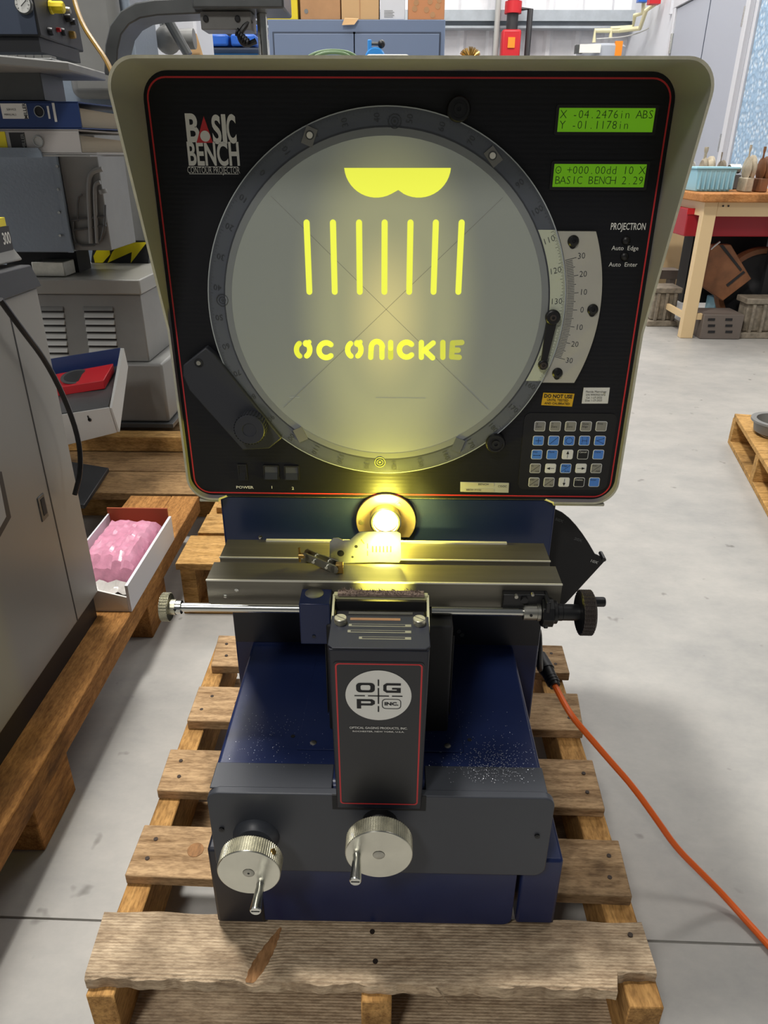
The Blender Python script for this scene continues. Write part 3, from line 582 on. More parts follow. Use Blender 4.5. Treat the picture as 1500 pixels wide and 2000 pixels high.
# hand wheels
def handwheel(cx, cz, yf, yb, r, ang, lab_, hub_hole):
    t = obj('handwheel', MB().lathe((cx, yf, cz), (0, -1, 0), [(r, 0), (r, .0006), (r-.0008, .0012), (.0065, .0012), (.0065, .0006)], 72, False), M_alu, cp, label=lab_, origin=(cx, yf, cz), sharp=30)
    s = MB(); s.knurl((cx, yb, cz), (0, -1, 0), r, yb-yf, 320, 22, .0005); s.mi = 0; s.lathe((cx, yb, cz), (0, -1, 0), [(.01, -.0008), (r-.001, -.0008), (r, 0)], 48, False); obj('knurled_rim', s, M_aluk, t, sharp=5)
    s = MB(); s.lathe((cx, yf-.0004, cz), (0, -1, 0), [(.0062, 0), (.0062, .0012), (.0055, .0016)], 28); s.mi = 1
    if hub_hole: s.cyl((cx, yf-.0021, cz), (cx, yf-.0019, cz), .0014, n=10)
    obj('hub_pin', s, [M_steelr, M_blackm], t)
    hx, hzz = cx+(r-.0125)*math.cos(ang), cz+(r-.0125)*math.sin(ang)
    s = MB(); s.lathe((hx, yf-.001, hzz), (0, -1, 0), [(.0048, 0), (.0042, .004), (.0046, .006), (.0052, .016), (.0062, .029), (.0062, .031), (.0055, .032)], 24)
    s.mi = 1; s.box(hx-.0045, hx+.0045, yf-.0334, yf-.0328, hzz-.0005, hzz+.0005)
    obj('crank_handle', s, [M_steel, M_blackm], t, sharp=25)
    obj('wheel_shaft', MB().cyl((cx, yb+.001, cz), (cx, -.2755, cz), .0145, n=32), M_black, t)
    return t
cw = P(740, 1668, Y=-.318); handwheel(cw.x, cw.z, -.318, -.299, .0362, math.radians(183), 'centre handwheel with the crank at its left', False)
lw = P(486, 1703, Y=-.322); hw = handwheel(lw.x, lw.z, -.322, -.303, .0345, math.radians(-58), 'left handwheel with the crank at its lower right', True)
p = P(533, 1664, Y=-.313); d = Vector((p.x-lw.x, 0, p.z-lw.z)).normalized(); q = Vector((lw.x, -.313, lw.z))+d*.0346
obj('rim_hole', MB().cyl(q-d*.001, q+d*.0008, .0034, n=16), M_brass, hw)
hs = P(470, 1625, Y=-.276)
obj('wheel_boss', MB().lathe((cw.x, -.2755, cw.z), (0, -1, 0), [(.020, 0), (.020, .008), (.017, .011)], 32), M_black, cp)
obj('wheel_boss', MB().lathe((lw.x, -.2755, lw.z), (0, -1, 0), [(.027, 0), (.026, .005), (.021, .010), (.018, .0105)], 40), M_char, cp)

# ---- head: body, hood, panel
hb = MB(); hb.prism(rrect(-.2742, .2748, .5985, 1.0768, .028, 8), 'y', .001, .40); obj('head_body', hb, M_hood, cp)
outl = rrect(-.2745, .2755, .5975, 1.0778, .030, 10); inn = rrect(-.2718, .2728, .6002, 1.0752, .0275, 10)
def yrim(z):
    if z > .815: return -.012-(z-.815)/(1.07-.815)*.090
    return -.012
# subdivide the long vertical sides so the kink sits at z=.815
def ins(l):
    out = []
    for i, p in enumerate(l):
        q = l[(i+1) % len(l)]; out.append(p)
        if abs(p[1]-q[1]) > .2:
            for t in (.1, .3, .5, .5445, .56, .8, .9):
                tt = t; out.append((p[0]+(q[0]-p[0])*tt, p[1]+(q[1]-p[1])*tt))
    return out
def kink(l):
    out = []
    for i, p in enumerate(l):
        q = l[(i+1) % len(l)]; out.append(p)
        if abs(p[1]-q[1]) > .2:
            zz = sorted([1.0, .9, .815, .70], reverse=p[1] > q[1])
            for z in zz: out.append((p[0], z))
        elif p[1] < .61 and abs(p[0]-q[0]) > .2:
            for x in (-.236, -.226, .186, .196): out.append((x, p[1]))
    return out
yrim2 = lambda x, z: -.0003 if (z < .61 and -.23 < x < .19) else yrim(z)
o_, i_ = kink(outl), kink(inn); n = len(o_)
s = MB(); vs = [(x, .0008, z) for x, z in o_]+[(x, .0008, z) for x, z in i_]+[(x, yrim2(x, z), z) for x, z in o_]+[(x, yrim2(x, z), z) for x, z in i_]
fs = []
for i in range(n):
    j = (i+1) % n; fs += [(i, 2*n+i, 2*n+j, j), (n+i, n+j, 3*n+j, 3*n+i), (i, j, n+j, n+i)]
s.add(vs, fs); s.mi = 1; s.add(vs, [(2*n+i, 3*n+i, 3*n+(i+1) % n, 2*n+(i+1) % n) for i in range(n)])
obj('hood', s, [M_hood, M_rim], cp)
pn = MB(); pn.prism(rrect(-.2715, .2725, .5985, 1.0748, .026, 8), 'y', -.0020, .0006); panel = obj('front_panel', pn, M_rib, cp, sharp=25)
s = MB(); s.band(rrect(-.2680, .2687, .6030, 1.0700, .021, 8), rrect(-.2664, .2671, .6046, 1.0684, .0195, 8), 'y', -.0024, -.0018); obj('red_line', s, M_red, panel)
lip = MB(); lip.box(-.262, -.236, -.010, .03, .5935, .5975); obj('hood_lip', lip, M_rim, cp, bevel=.0015)
lip = MB(); lip.box(.196, .262, -.010, .03, .5935, .5975); obj('hood_lip', lip, M_rim, cp, bevel=.0015)
PY = -.0022
def PP(u, v, y=PY): p = P(u, v, Y=y); return p
def print_text(name, items, m, parent, y=PY):
    s = MB()
    for it in items:
        t, u, v, size, xs, bold = it[:6]; al = it[6] if len(it) > 6 else 'CENTER'
        p = PP(u, v, y-.0002); s.text(t, p, size, xs, al, bold)
    return obj(name, s, m, parent)
# name plate print
print_text('title_print', [('B', 375, 253, .036, .72, .030), ('S', 423, 256, .036, .58, .030), ('I', 438, 255, .036, .75, .035), ('C', 452, 255, .036, .40, .030)], M_white, panel)
print_text('title_print', [('BENCH', 417, 303, .031, .555, .026)], M_white, panel)
print_text('title_print', [('CONTOUR PROJECTOR', 417, 333, .0090, .585, -.004)], M_white, panel)
p1, p2 = PP(370, 340), PP(466, 340); q1, q2_ = PP(368, 326), PP(465, 326)
s = MB(); s.box(p1.x, p2.x, -.0026, -.0021, p1.z, p1.z+.0006); s.box(q1.x, q2_.x, -.0026, -.0021, q1.z, q1.z+.0005); obj('title_rule', s, M_white, panel)
a, b_, c_ = PP(384, 279), PP(416, 279), PP(398, 227); s = MB(); s.prism([(a.x, a.z), (b_.x, b_.z), (c_.x, c_.z)], 'y', -.0026, -.0021); obj('logo_triangle', s, M_red, panel, label='red triangle standing for the letter A')
p = PP(401, 266); obj('logo_dot', MB().prism(circ(p.x, p.z, .0052, 24), 'y', -.0029, -.0025), M_white, panel)
print_text('lettering', [('PROJECTRON', 1227, 443, .0100, .62, .010), ('Auto  Edge', 1221, 485, .0066, 1.0, 0), ('Auto  Enter', 1217, 517, .0066, 1.0, 0)], M_white, panel)
for u, v in ((1223, 470), (1220, 501)):
    p = PP(u, v, -.003); obj('indicator', MB().lathe((p.x, -.002, p.z), (0, -1, 0), [(.0048, 0), (.0046, .0015), (.0034, .003), (.001, .0038)], 20), M_black, panel)
print_text('lettering', [('POWER', 478, 952, .0052, 1.25, .02), ('1', 531, 952, .0056, 1.1, .01), ('2', 572, 954, .0056, 1.1, .01)], M_white, panel)
# rocker switches
def rocker(u, v, w_, h, m2):
    p = PP(u, v); s = MB(); s.band(rrect(p.x-w_/2-.0018, p.x+w_/2+.0018, p.z-h/2-.0018, p.z+h/2+.0018, .001, 3), rrect(p.x-w_/2, p.x+w_/2, p.z-h/2, p.z+h/2, .0005, 3), 'y', -.0042, -.0015)
    sw = obj('rocker_switch', s, M_black, cp)
    s = MB(); s.prism([(-.0018, p.z-h/2), (-.0068, p.z-h/2), (-.0035, p.z), (-.0030, p.z+h/2), (-.0018, p.z+h/2)], 'x', p.x-w_/2+.0003, p.x+w_/2-.0003); obj('rocker', s, m2, sw, sharp=15)
    return sw
rocker(474, 922, .0085, .019, M_black)
M_rk = mat('glossy_black_rocker', '#3a3c42', .16, coat=.5)
rocker(530, 922, .0165, .0165, M_rk); rocker(570, 923, .0160, .0165, M_rk)
# screen disc
SC = Vector((-.0205, 0, .8405)); RO = .2025
s = MB(); s.lathe((SC.x, -.0025, SC.z), (0, -1, 0), [(RO+.001, 0), (RO+.001, .0062), (RO, .0070), (.183, .0070)], 128, False); rg = obj('protractor_ring', s, M_ring, cp)
s = MB(); s.lathe((SC.x, -.0094, SC.z), (0, -1, 0), [(RO+.0013, -.001), (RO+.0013, .0003), (RO+.0002, .0003)], 128, False); obj('ring_edge', s, M_ringe, rg)
s = MB(); s.band(circ(SC.x, SC.z, .1842, 96), circ(SC.x, SC.z, .1765, 96), 'y', -.0098, -.0090); obj('screen_bezel', s, M_ringl, rg)
s = MB(); s.band(circ(SC.x, SC.z, .1856, 96), circ(SC.x, SC.z, .1840, 96), 'y', -.0099, -.0090); obj('bezel_line', s, M_char, rg)
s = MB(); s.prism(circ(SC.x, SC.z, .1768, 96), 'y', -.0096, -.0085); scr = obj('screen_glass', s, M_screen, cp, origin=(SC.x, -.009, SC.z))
s = MB()
for sg in (-1, 1):
    a = Vector((SC.x-.124, SC.z-sg*.118)); c2 = Vector((SC.x+.124, SC.z+sg*.118)); s.bar(a, c2, .00035, -.0098, -.0096)
obj('cross_hair', s, M_kgrey, scr)
s = MB(); s.box(SC.x-.012, SC.x+.048, -.0098, -.00965, P(750, 777, Y=-.0097).z-.0003, P(750, 777, Y=-.0097).z+.0003); p = P(577, 776, Y=-.0097); s.box(p.x-.007, p.x+.005, -.0098, -.00965, p.z-.0005, p.z+.0005); obj('scratch', s, M_ringe, scr)
# pale sector over the white vernier backing, and ring numbers
zt_, zb_ = PP(1080, 449, -.0098).z, PP(1040, 744, -.0098).z
arc = []; arci = []
a_t = math.degrees(math.asin((zt_-SC.z)/RO)); a_b = math.degrees(math.asin((zb_-SC.z)/RO))
for k in range(31):
    a = a_b+(a_t-a_b)*k/30; z = SC.z+RO*math.sin(math.radians(a)); arc.append((SC.x+RO*math.cos(math.radians(a)), z)); arci.append((SC.x+math.sqrt(.1858**2-(z-SC.z)**2), z))
s = MB(); s.strip(arc, arci, 'y', -.00985, -.0092); obj('pale_scale_sector', s, M_pale, rg, label='pale backlit part of the ring beside the vernier')
s = MB(); s2 = MB()
for k in range(0, 720):
    if k % 1: continue
    a = math.radians(k/2); L = .0046 if k % 10 == 0 else (.0032 if k % 2 == 0 else .0018)
    c, si = math.cos(a), math.sin(a); r1 = RO-.0006; r0 = r1-L; h = .00014
    s.add([(SC.x+r0*c-h*si, -.0101, SC.z+r0*si+h*c), (SC.x+r1*c-h*si, -.0101, SC.z+r1*si+h*c), (SC.x+r1*c+h*si, -.0101, SC.z+r1*si-h*c), (SC.x+r0*c+h*si, -.0101, SC.z+r0*si-h*c)], [(0, 1, 2, 3)])
M_tick = mat('fine_ticks', '#3c3f44', .5)
obj('degree_ticks', s, M_tick, rg, kind='stuff')
s = MB()
for nmb in range(0, 190, 10):
    for sg in (-1, 1):
        if sg > 0 and nmb in (0, 180): continue
        a = 133-nmb if sg < 0 else 133+nmb
        if sg < 0 and nmb == 140: continue
        ar = math.radians(a); rr = RO-.0095; c, si = math.cos(ar), math.sin(ar)
        s = MB(); s.text(str(nmb), (SC.x+rr*c, -.0101, SC.z+rr*si), .0092, 1.0, 'CENTER', -.01, ux=(c, 0, si), uy=(-si, 0, c))
        obj('degree_number', s, M_tick, rg)
# square clips on the ring
for (u, v, a, lt) in ((605, 264, -22, 1), (962, 304, 40, 1), (586, 847, 25, 0), (895, 868, -20, 0)):
    p = PP(u, v, -.0102); ar = math.radians(a); ux_ = Vector((math.cos(ar), 0, math.sin(ar))); uz_ = Vector((-math.sin(ar), 0, math.cos(ar)))
    s = MB(); q = [p+ux_*dx+uz_*dz for dx, dz in ((-.0060, -.010), (.0060, -.010), (.0060, .0075), (-.0060, .0075))]
    s.hexa([Vector((k.x, -.0099, k.z)) for k in q], [Vector((k.x, -.0109, k.z)) for k in q]); cl = obj('ring_clip', s, M_greym if lt or u < 600 else M_ring, rg)
    if lt:
        s = MB(); s.band(circ(p.x, p.z, .0044, 20), circ(p.x, p.z, .0034, 20), 'y', -.0113, -.0108); s.mi = 1; s.prism(circ(p.x, p.z, .0032, 16), 'y', -.0116, -.0108); obj('screw', s, [M_dgrey, M_white], cl)
for (u, v, m) in ((771, 237, M_tick), (434, 586, M_tick), (742, 903, M_projg)):
    p = PP(u, v, -.0102); s = MB(); s.band(circ(p.x, p.z, .0068, 28), circ(p.x, p.z, .0062, 28), 'y', -.0103, -.0099); s.band(circ(p.x, p.z, .0040, 20), circ(p.x, p.z, .0034, 20), 'y', -.0103, -.0099); s.prism(circ(p.x, p.z, .0014, 10), 'y', -.0103, -.0099); obj('ring_mark', s, m, rg)
for (u, v) in ((896, 213), (968, 866)):
    p = PP(u, v, -.012); s = MB(); s.lathe((p.x, -.002, p.z), (0, -1, 0), [(.0122, 0), (.0122, .011), (.0108, .013), (.0085, .013), (.0085, .0118), (.0050, .0118), (.0050, .014), (.0022, .014), (.0022, .012)], 36); obj('ring_roller', s, M_black, cp)
# projected picture
s = MB(); sd = MB(); sh = MB(); y0, y1 = -.0101, -.0096
for u0, u1 in ((598, 605), (650, 654), (701, 703), (751, 751), (802, 799), (851, 847), (903, 894)):
    a = PP(u0, 435, -.010); b_ = PP(u1, 570, -.010); xm = (a.x+b_.x)/2; s = MB(); s.bar((xm, a.z), (xm, b_.z), .0066, y0, y1); obj('projected_bar', s, M_proj, scr)
s = MB()
def pxy(u, v): p = PP(u, v, -.010); return (p.x, p.z)
lob = [(672, 328)]+[(735+63*math.cos(math.radians(t)), 322-64*math.sin(math.radians(t))) for t in range(186, 300, 8)]+[(778, 371)]+[(818+63*math.cos(math.radians(t)), 322-64*math.sin(math.radians(t))) for t in range(242, 356, 8)]+[(880, 328)]
s.prism([pxy(*q) for q in lob], 'y', y0, y1)
obj('projected_scallop', s, M_proj, scr)
WL = .0062
def arcpx(cu, cv, ru, rv, a0, a1, n=12): return [pxy(cu+ru*math.cos(math.radians(a0+(a1-a0)*i/n)), cv-rv*math.sin(math.radians(a0+(a1-a0)*i/n))) for i in range(n+1)]
def letter_o(mb, cu, mbl):
    mbl.poly(arcpx(cu, 683, 13, 14.5, 124, 240), WL, y0, y1); mb.poly(arcpx(cu, 683, 13, 14.5, 52, -58), WL, y0, y1)
    p = pxy(cu+6, 671); mb.prism(circ(p[0], p[1], .0040, 14), 'y', y0, y1); p = pxy(cu+12, 668); mb.prism(circ(p[0], p[1], .0026, 14), 'y', y0, y1)
def letter(fn, m=M_proj):
    s = MB(); fn(s); return obj('projected_letter', s, m, scr)
sh = MB(); s = MB(); letter_o(s, 592, sh); obj('projected_letter', s, M_proj, scr); obj('projected_stroke', sh, M_projg, scr)
letter(lambda s: s.poly(arcpx(637, 684, 14, 14.5, 48, 312, 16), WL, y0, y1)); letter(lambda s: letter_o(s, 692, s))
letter(lambda s: s.poly([pxy(724, 698), pxy(725, 680)]+arcpx(736, 679, 11, 12, 170, 10, 8)+[pxy(746, 680), pxy(746, 698)], WL, y0, y1))
letter(lambda s: s.poly([pxy(763, 669), pxy(763, 680)], WL, y0, y1)); letter(lambda s: s.poly([pxy(763, 683), pxy(763, 698)], WL, y0, y1), M_projg)
letter(lambda s: s.poly(arcpx(794, 683, 14, 14.5, 45, 315, 16), WL, y0, y1))
letter(lambda s: (s.poly([pxy(823, 669), pxy(823, 698)], WL, y0, y1), s.poly([pxy(846, 670), pxy(829, 684), pxy(845, 699)], WL, y0, y1)))
letter(lambda s: s.poly([pxy(865, 669), pxy(865, 698)], WL, y0, y1), M_projg)
letter(lambda s: (s.poly([pxy(902, 669), pxy(884, 670), pxy(882, 697), pxy(897, 698)], WL, y0, y1), s.poly([pxy(883, 684), pxy(895, 684)], WL, y0, y1)), M_projd)
# LCDs
def lcd(q, l1, l2):
    pts = [PP(u, v) for u, v in q]; x0_ = (pts[0].x+pts[3].x)/2; x1_ = (pts[1].x+pts[2].x)/2; z1_ = (pts[0].z+pts[1].z)/2; z0_ = (pts[2].z+pts[3].z)/2
    s = MB(); s.band(rrect(x0_-.003, x1_+.003, z0_-.003, z1_+.003, .002, 3), rrect(x0_, x1_, z0_, z1_, .0004, 3), 'y', -.0034, -.0020); fr_ = obj('display', s, M_blackm, cp)
    s = MB(); s.box(x0_, x1_, -.0024, -.0020, z0_, z1_); obj('display_glass', s, M_lcd, fr_)
    H = z1_-z0_; W = x1_-x0_; cw_ = W*.97/16
    s = MB()
    for k, (l, fz) in enumerate(((l1, .72), (l2, .28))):
        for i, ch in enumerate(l):
            if ch == '\u03b8': ch = 'O'; s.text('-', (x0_+W*.02+cw_*(i+.5), -.0028, z0_+H*(fz+.035)), H*.46, .9, 'CENTER', -.012)
            if ch != ' ': s.text(ch, (x0_+W*.02+cw_*(i+.5), -.0027, z0_+H*fz), H*.50, .82 if ch in 'MWNCOQDG' else 1.0, 'CENTER', -.012)
    obj('display_text', s, M_lcdt, fr_)
lcd(((1091, 210), (1278, 212), (1276, 259), (1089, 257)), 'X -04.2476in ABS', 'Y -01.1178in')
lcd(((1083, 320), (1262, 321), (1258, 367), (1078, 364)), '\u03b8 +000.00dd 10 X', 'BASIC BENCH 2.29')
# vernier plate
def VX(u, v): p = PP(u, v, -.0062); return (p.x, p.z)
za = VX(1130, 452)[1]; zb = VX(1100, 747)[1]
left = []; rightp = []
for k in range(25):
    z = zb+(za-zb)*k/24; left.append((SC.x+math.sqrt((RO+.0022)**2-(z-SC.z)**2), z)); rightp.append((SC.x+.0295+math.sqrt(.2145**2-(z-SC.z-.004)**2), z))
xa = VX(1163, 452)[0]; s = MB(); s.strip(rightp, left, 'y', -.0075, -.0022); ver = obj('vernier_plate', s, M_scale, cp, sharp=60)
s = MB()
ang0 = math.degrees(math.asin((VX(1108, 605)[1]-SC.z)/(RO+.004))); dth = (math.degrees(math.asin((VX(1108, 508)[1]-SC.z)/(RO+.004)))-ang0)/30
s2 = MB()
for k in range(-30, 31):
    a = math.radians(ang0+dth*k); r0 = RO+.0030; L = .0125 if k % 10 == 0 else (.0098 if k % 5 == 0 else .0078); c, si = math.cos(a), math.sin(a); h = .00028
    r1 = r0+L; s.add([(SC.x+r0*c-h*si, -.0077, SC.z+r0*si+h*c), (SC.x+r1*c-h*si, -.0077, SC.z+r1*si+h*c), (SC.x+r1*c+h*si, -.0077, SC.z+r1*si-h*c), (SC.x+r0*c+h*si, -.0077, SC.z+r0*si-h*c)], [(0, 1, 2, 3)])
    if k % 10 == 0:
        rr = r1+.0055; s2.text(str(abs(k)), (SC.x+rr*c, -.0077, SC.z+rr*si), .0092, .95, 'CENTER', -.005, ux=(c, 0, si*.3), uy=(-si*.3, 0, c))
obj('vernier_ticks', s, M_tick, ver); obj('vernier_numbers', s2, M_tick, ver)
for u, v in ((1120, 471), (1158, 605), (1089, 729)):
    p = PP(u, v, -.0090); s = MB(); s.lathe((p.x, -.0074, p.z), (0, -1, 0), [(.0062, 0), (.0062, .0012), (.0045, .0032), (.0020, .0036), (.0020, .0024)], 24); s.prism(circ(p.x, p.z-.0045, .0036, 16), 'y', -.0080, -.0072); obj('screw', s, M_black, ver)
# black lever over the ring
a = PP(1080, 620, -.014); b_ = PP(1061, 713, -.014)
s = MB(); d = Vector((b_.x-a.x, b_.z-a.z)).normalized(); nn = Vector((-d.y, d.x)); A = Vector((a.x, a.z)); B = Vector((b_.x, b_.z))
s.prism([A+nn*.0060, A-nn*.0060, B-nn*.0034, B+nn*.0034], 'y', -.0145, -.0108); s.lathe((a.x, -.0102, a.z), (0, -1, 0), [(.0085, 0), (.0085, .005), (.007, .0062)], 28); s.lathe((b_.x, -.0102, b_.z), (0, -1, 0), [(.0058, 0), (.0058, .004), (.005, .0050)], 24)
lev = obj('clamp_lever', s, M_black, cp, bevel=.0005)
for q in (a, b_): obj('screw', MB().lathe((q.x, -.0150, q.z), (0, -1, 0), [(.0040, 0), (.0036, .0022), (.0018, .0024), (.0018, .001)], 18), M_knurl, lev)
# drive arm with knob lower left
pts = [PP(u, v, -.010) for u, v in ((360, 711), (404, 676), (420, 690), (552, 853), (527, 873), (475, 876), (372, 760), (360, 732))]
s = MB(); s.prism([(p.x, p.z) for p in pts], 'y', -.016, -.0022); arm = obj('drive_arm', s, M_arm, cp, bevel=.0016)
p = PP(388, 709, -.0165); s = MB(); s.band(circ(p.x, p.z, .0052, 24), circ(p.x, p.z, .0042, 24), 'y', -.0166, -.0156); s.mi = 1; s.lathe((p.x, -.0158, p.z), (0, -1, 0), [(.0030, 0), (.0026, .0016), (.0013, .0016)], 16); obj('screw', s, [M_blackm, M_steelr], arm)
p = PP(488, 838, -.030); s = MB(); s.knurl((p.x, -.016, p.z), (0, -1, 0), .0192, .016, 128, 2, .0008); s.lathe((p.x, -.016, p.z), (0, -1, 0), [(.0184, 0), (.0184, .0162), (.0175, .0178), (.0085, .0178), (.0080, .0168), (.001, .0168)], 56); obj('drive_knob', s, M_arm, cp, sharp=12, label='knurled black fine-drive knob')
# stickers
def sticker(q, name, m, items, mt, lab_):
    pts = [PP(u, v) for u, v in q]; s = MB(); s.add([(p.x, -.0026, p.z) for p in pts]+[(p.x, -.0019, p.z) for p in pts], [(0, 1, 2, 3), (7, 6, 5, 4), (0, 4, 5, 1), (1, 5, 6, 2), (2, 6, 7, 3), (3, 7, 4, 0)])
    o = obj(name, s, m, cp, label=lab_); ang = math.atan2(pts[1].z-pts[0].z, pts[1].x-pts[0].x); s = MB()
    for t, u, v, size, xs, bo in items: p = PP(u, v); s.text(t, (p.x, -.0029, p.z), size, xs, 'CENTER', bo, ux=(math.cos(ang), 0, math.sin(ang)), uy=(-math.sin(ang), 0, math.cos(ang)))
    obj('lettering', s, mt, o); return o
sticker(((1061, 767), (1122, 769), (1117, 794), (1057, 791)), 'warning_sticker', M_yel, (('DO NOT USE', 1090, 774, .0062, .92, .035), ('UNTIL TESTED', 1089, 781.5, .0040, 1.0, .015), ('AND CALIBRATED', 1088, 788, .0038, .98, .015)), M_print, 'yellow warning sticker')
sticker(((1140, 757), (1191, 757), (1187, 788), (1136, 788)), 'calibration_sticker', M_paper, (('Florida Metrology', 1164, 765, .0036, .95, 0), ('S/N 99909551072', 1163, 771, .0034, .95, 0), ('Cal. 1-27-2022', 1160, 776.5, .0034, .95, 0), ('Due: 1-27-2023', 1159, 782, .0034, .95, 0)), M_print, 'white calibration sticker')
# serial plate
pts = [PP(u, v) for u, v in ((899, 941), (994, 943), (993, 962), (899, 960))]
s = MB(); s.prism([(p.x, p.z) for p in pts], 'y', -.0028, -.0019); sp = obj('serial_plate', s, M_lgrey, cp)
s = MB(); 
for v in (945.5, 957): p = PP(936, v); s.box(p.x-.019, p.x+.019, -.0030, -.0027, p.z-.0026, p.z+.0022)
obj('serial_field', s, M_scale, sp)
s = MB(); p = PP(944, 945.5); s.text('BENCH', (p.x, -.0032, p.z), .0038, 1.1); p = PP(925, 956.5); s.text('BBDH 31032', (p.x, -.0032, p.z), .0036, 1.0); p = PP(981, 949.5); s.text('COOC', (p.x, -.0032, p.z), .0038, 1.0); obj('lettering', s, M_print, sp)
# keypad
kp = MB(); pts = [PP(u, v) for u, v in ((1028, 806), (1205, 806), (1190, 957), (1014, 955))]
xk0, xk1, zk0, zk1 = pts[3].x-.002, pts[1].x+.001, pts[2].z, pts[0].z
kp.prism(rrect(xk0, xk1, zk0, zk1, .008, 5), 'y', -.0030, -.0020); kpo = obj('keypad', kp, M_kblack, cp)
rows = [(832, 1054, 1174), (860, 1051, 1171), (887, 1048, 1168), (914, 1045, 1164), (941, 1042.5, 1160)]
KT = [[('g', 'X\nZero'), ('g', 'Y\nZero'), ('g', '\u00f8\nZero'), ('g', 'Skew\nAlign'), ('g', 'Print')],
      [('b', '+'), ('b', '/'), ('b', 'o'), ('b', 'H'), ('b', '<')],
      [('b', 'Dist'), ('b', 'More'), ('w', 'U'), ('k', 'Cancel'), ('b', 'Done')],
      [('g', 'In|mm'), ('w', 'L'), ('b', 'Edge|Auto'), ('w', 'R'), ('g', 'INC|ABS')],
      [('g', 'DD|DM'), ('g', 'XY|RA'), ('w', 'D'), ('k', 'Delete'), ('b', 'Enter')]]
KM = {'g': M_kgrey, 'b': M_kblue, 'w': M_kwhite, 'k': M_kblack}
kw, kh = .0136, .0128
for r_, (v, ua, ub) in enumerate(rows):
    for c_i in range(5):
        p = PP(ua+(ub-ua)*c_i/4, v); kd, t = KT[r_][c_i]; cx, cz = p.x, p.z
        s = MB(); s.prism(rrect(cx-kw/2, cx+kw/2, cz-kh/2, cz+kh/2, .0022, 4), 'y', -.0036, -.0029)
        s.mi = 1; e = .0007; s.prism(rrect(cx-kw/2+e, cx+kw/2-e, cz-kh/2+e, cz+kh/2-e, .0016, 4), 'y', -.0038, -.0035)
        s.mi = 2; yk = -.00395
        def ln(x0_, z0_, x1_, z1_, w_=.0004): s.bar((cx+x0_, cz+z0_), (cx+x1_, cz+z1_), w_, yk-.00005, yk+.0001)
        def dot(x_, z_, r=.0005): s.prism(circ(cx+x_, cz+z_, r, 8), 'y', yk-.00005, yk+.0001)
        def tri(pts_): s.prism([(cx+a, cz+b_) for a, b_ in pts_], 'y', yk-.00005, yk+.0001)
        if '|' in t:
            a, b_ = t.split('|'); s.text(a, (cx-.0050, yk, cz+.0035), .0034, 1, 'LEFT', 0); s.text(b_, (cx+.0054, yk, cz-.0038), .0034, 1, 'RIGHT', 0); ln(-.0058, -.0048, .0058, .0048, .0003)
        elif '\n' in t:
            a, b_ = t.split('\n'); s.text(a, (cx-.0048, yk, cz+.0032), .0036, 1, 'LEFT', 0); s.text(b_, (cx-.0050, yk, cz-.0004), .0036, 1, 'LEFT', 0)
        elif t == '+': ln(-.0034, 0, .0034, 0); ln(0, -.0034, 0, .0034)
        elif t == '/': ln(-.0034, -.0032, .0034, .0032); dot(-.0042, -.0042); dot(.0042, .0040)
        elif t == 'o':
            for q in range(3):
                pp = [(cx+.0040*math.cos(math.radians(q*120+a)), cz+.0040*math.sin(math.radians(q*120+a))) for a in range(-10, 75, 12)]; s.poly(pp, .0004, yk-.00005, yk+.0001); dot(.0040*math.cos(math.radians(q*120+90)), .0040*math.sin(math.radians(q*120+90)))
        elif t == 'H': ln(-.0028, -.0022, -.0028, .0022); ln(.0028, -.0022, .0028, .0022); ln(-.0028, 0, .0028, 0); [dot(a, b_) for a in (-.0030, .0030) for b_ in (-.0040, .0040)]
        elif t == '<': ln(-.0034, 0, .0040, .0030); ln(-.0034, 0, .0040, -.0034); dot(.0044, .0032); dot(.0044, -.0036); dot(-.0040, 0)
        elif t == 'U': ln(0, -.0045, 0, .002, .0005); tri(((-.0018, .0008), (.0018, .0008), (0, .0050)))
        elif t == 'D': ln(0, .0045, 0, -.002, .0005); tri(((-.0018, -.0008), (.0018, -.0008), (0, -.0050)))
        elif t == 'L': ln(.0045, 0, -.002, 0, .0005); tri(((-.0008, -.0018), (-.0008, .0018), (-.0050, 0)))
        elif t == 'R': ln(-.0045, 0, .002, 0, .0005); tri(((.0008, -.0018), (.0008, .0018), (.0050, 0)))
        else:
            s.text(t, (cx-.0052, yk, cz+.0034), .0036, .95, 'LEFT', 0)
            if t == 'Dist': ln(-.0035, -.001, .0035, -.001); dot(-.0038, -.001, .0006); dot(.0038, -.001, .0006)
        obj('key', s, [M_kwhite, KM[kd], M_white if kd == 'k' else M_print], kpo)
# power lead and plug behind the column
s = MB(); s.tube([(.20, .10, .50), (.205, .13, .40), (.218, .14, .33), (.228, .11, .30), (.224, .06, .275), (.214, .03, .30), (.212, .05, .36), (.214, .09, .33), (.213, .078, .295)], .0045, 8, 2); obj('power_lead', s, M_black, cp)
pa = P(1062, 1300, X=.222); pb = P(1086, 1338, Y=.02)
PG0 = Vector((.209, .078, .30)); PG1 = P(1083, 1338, Y=.045)

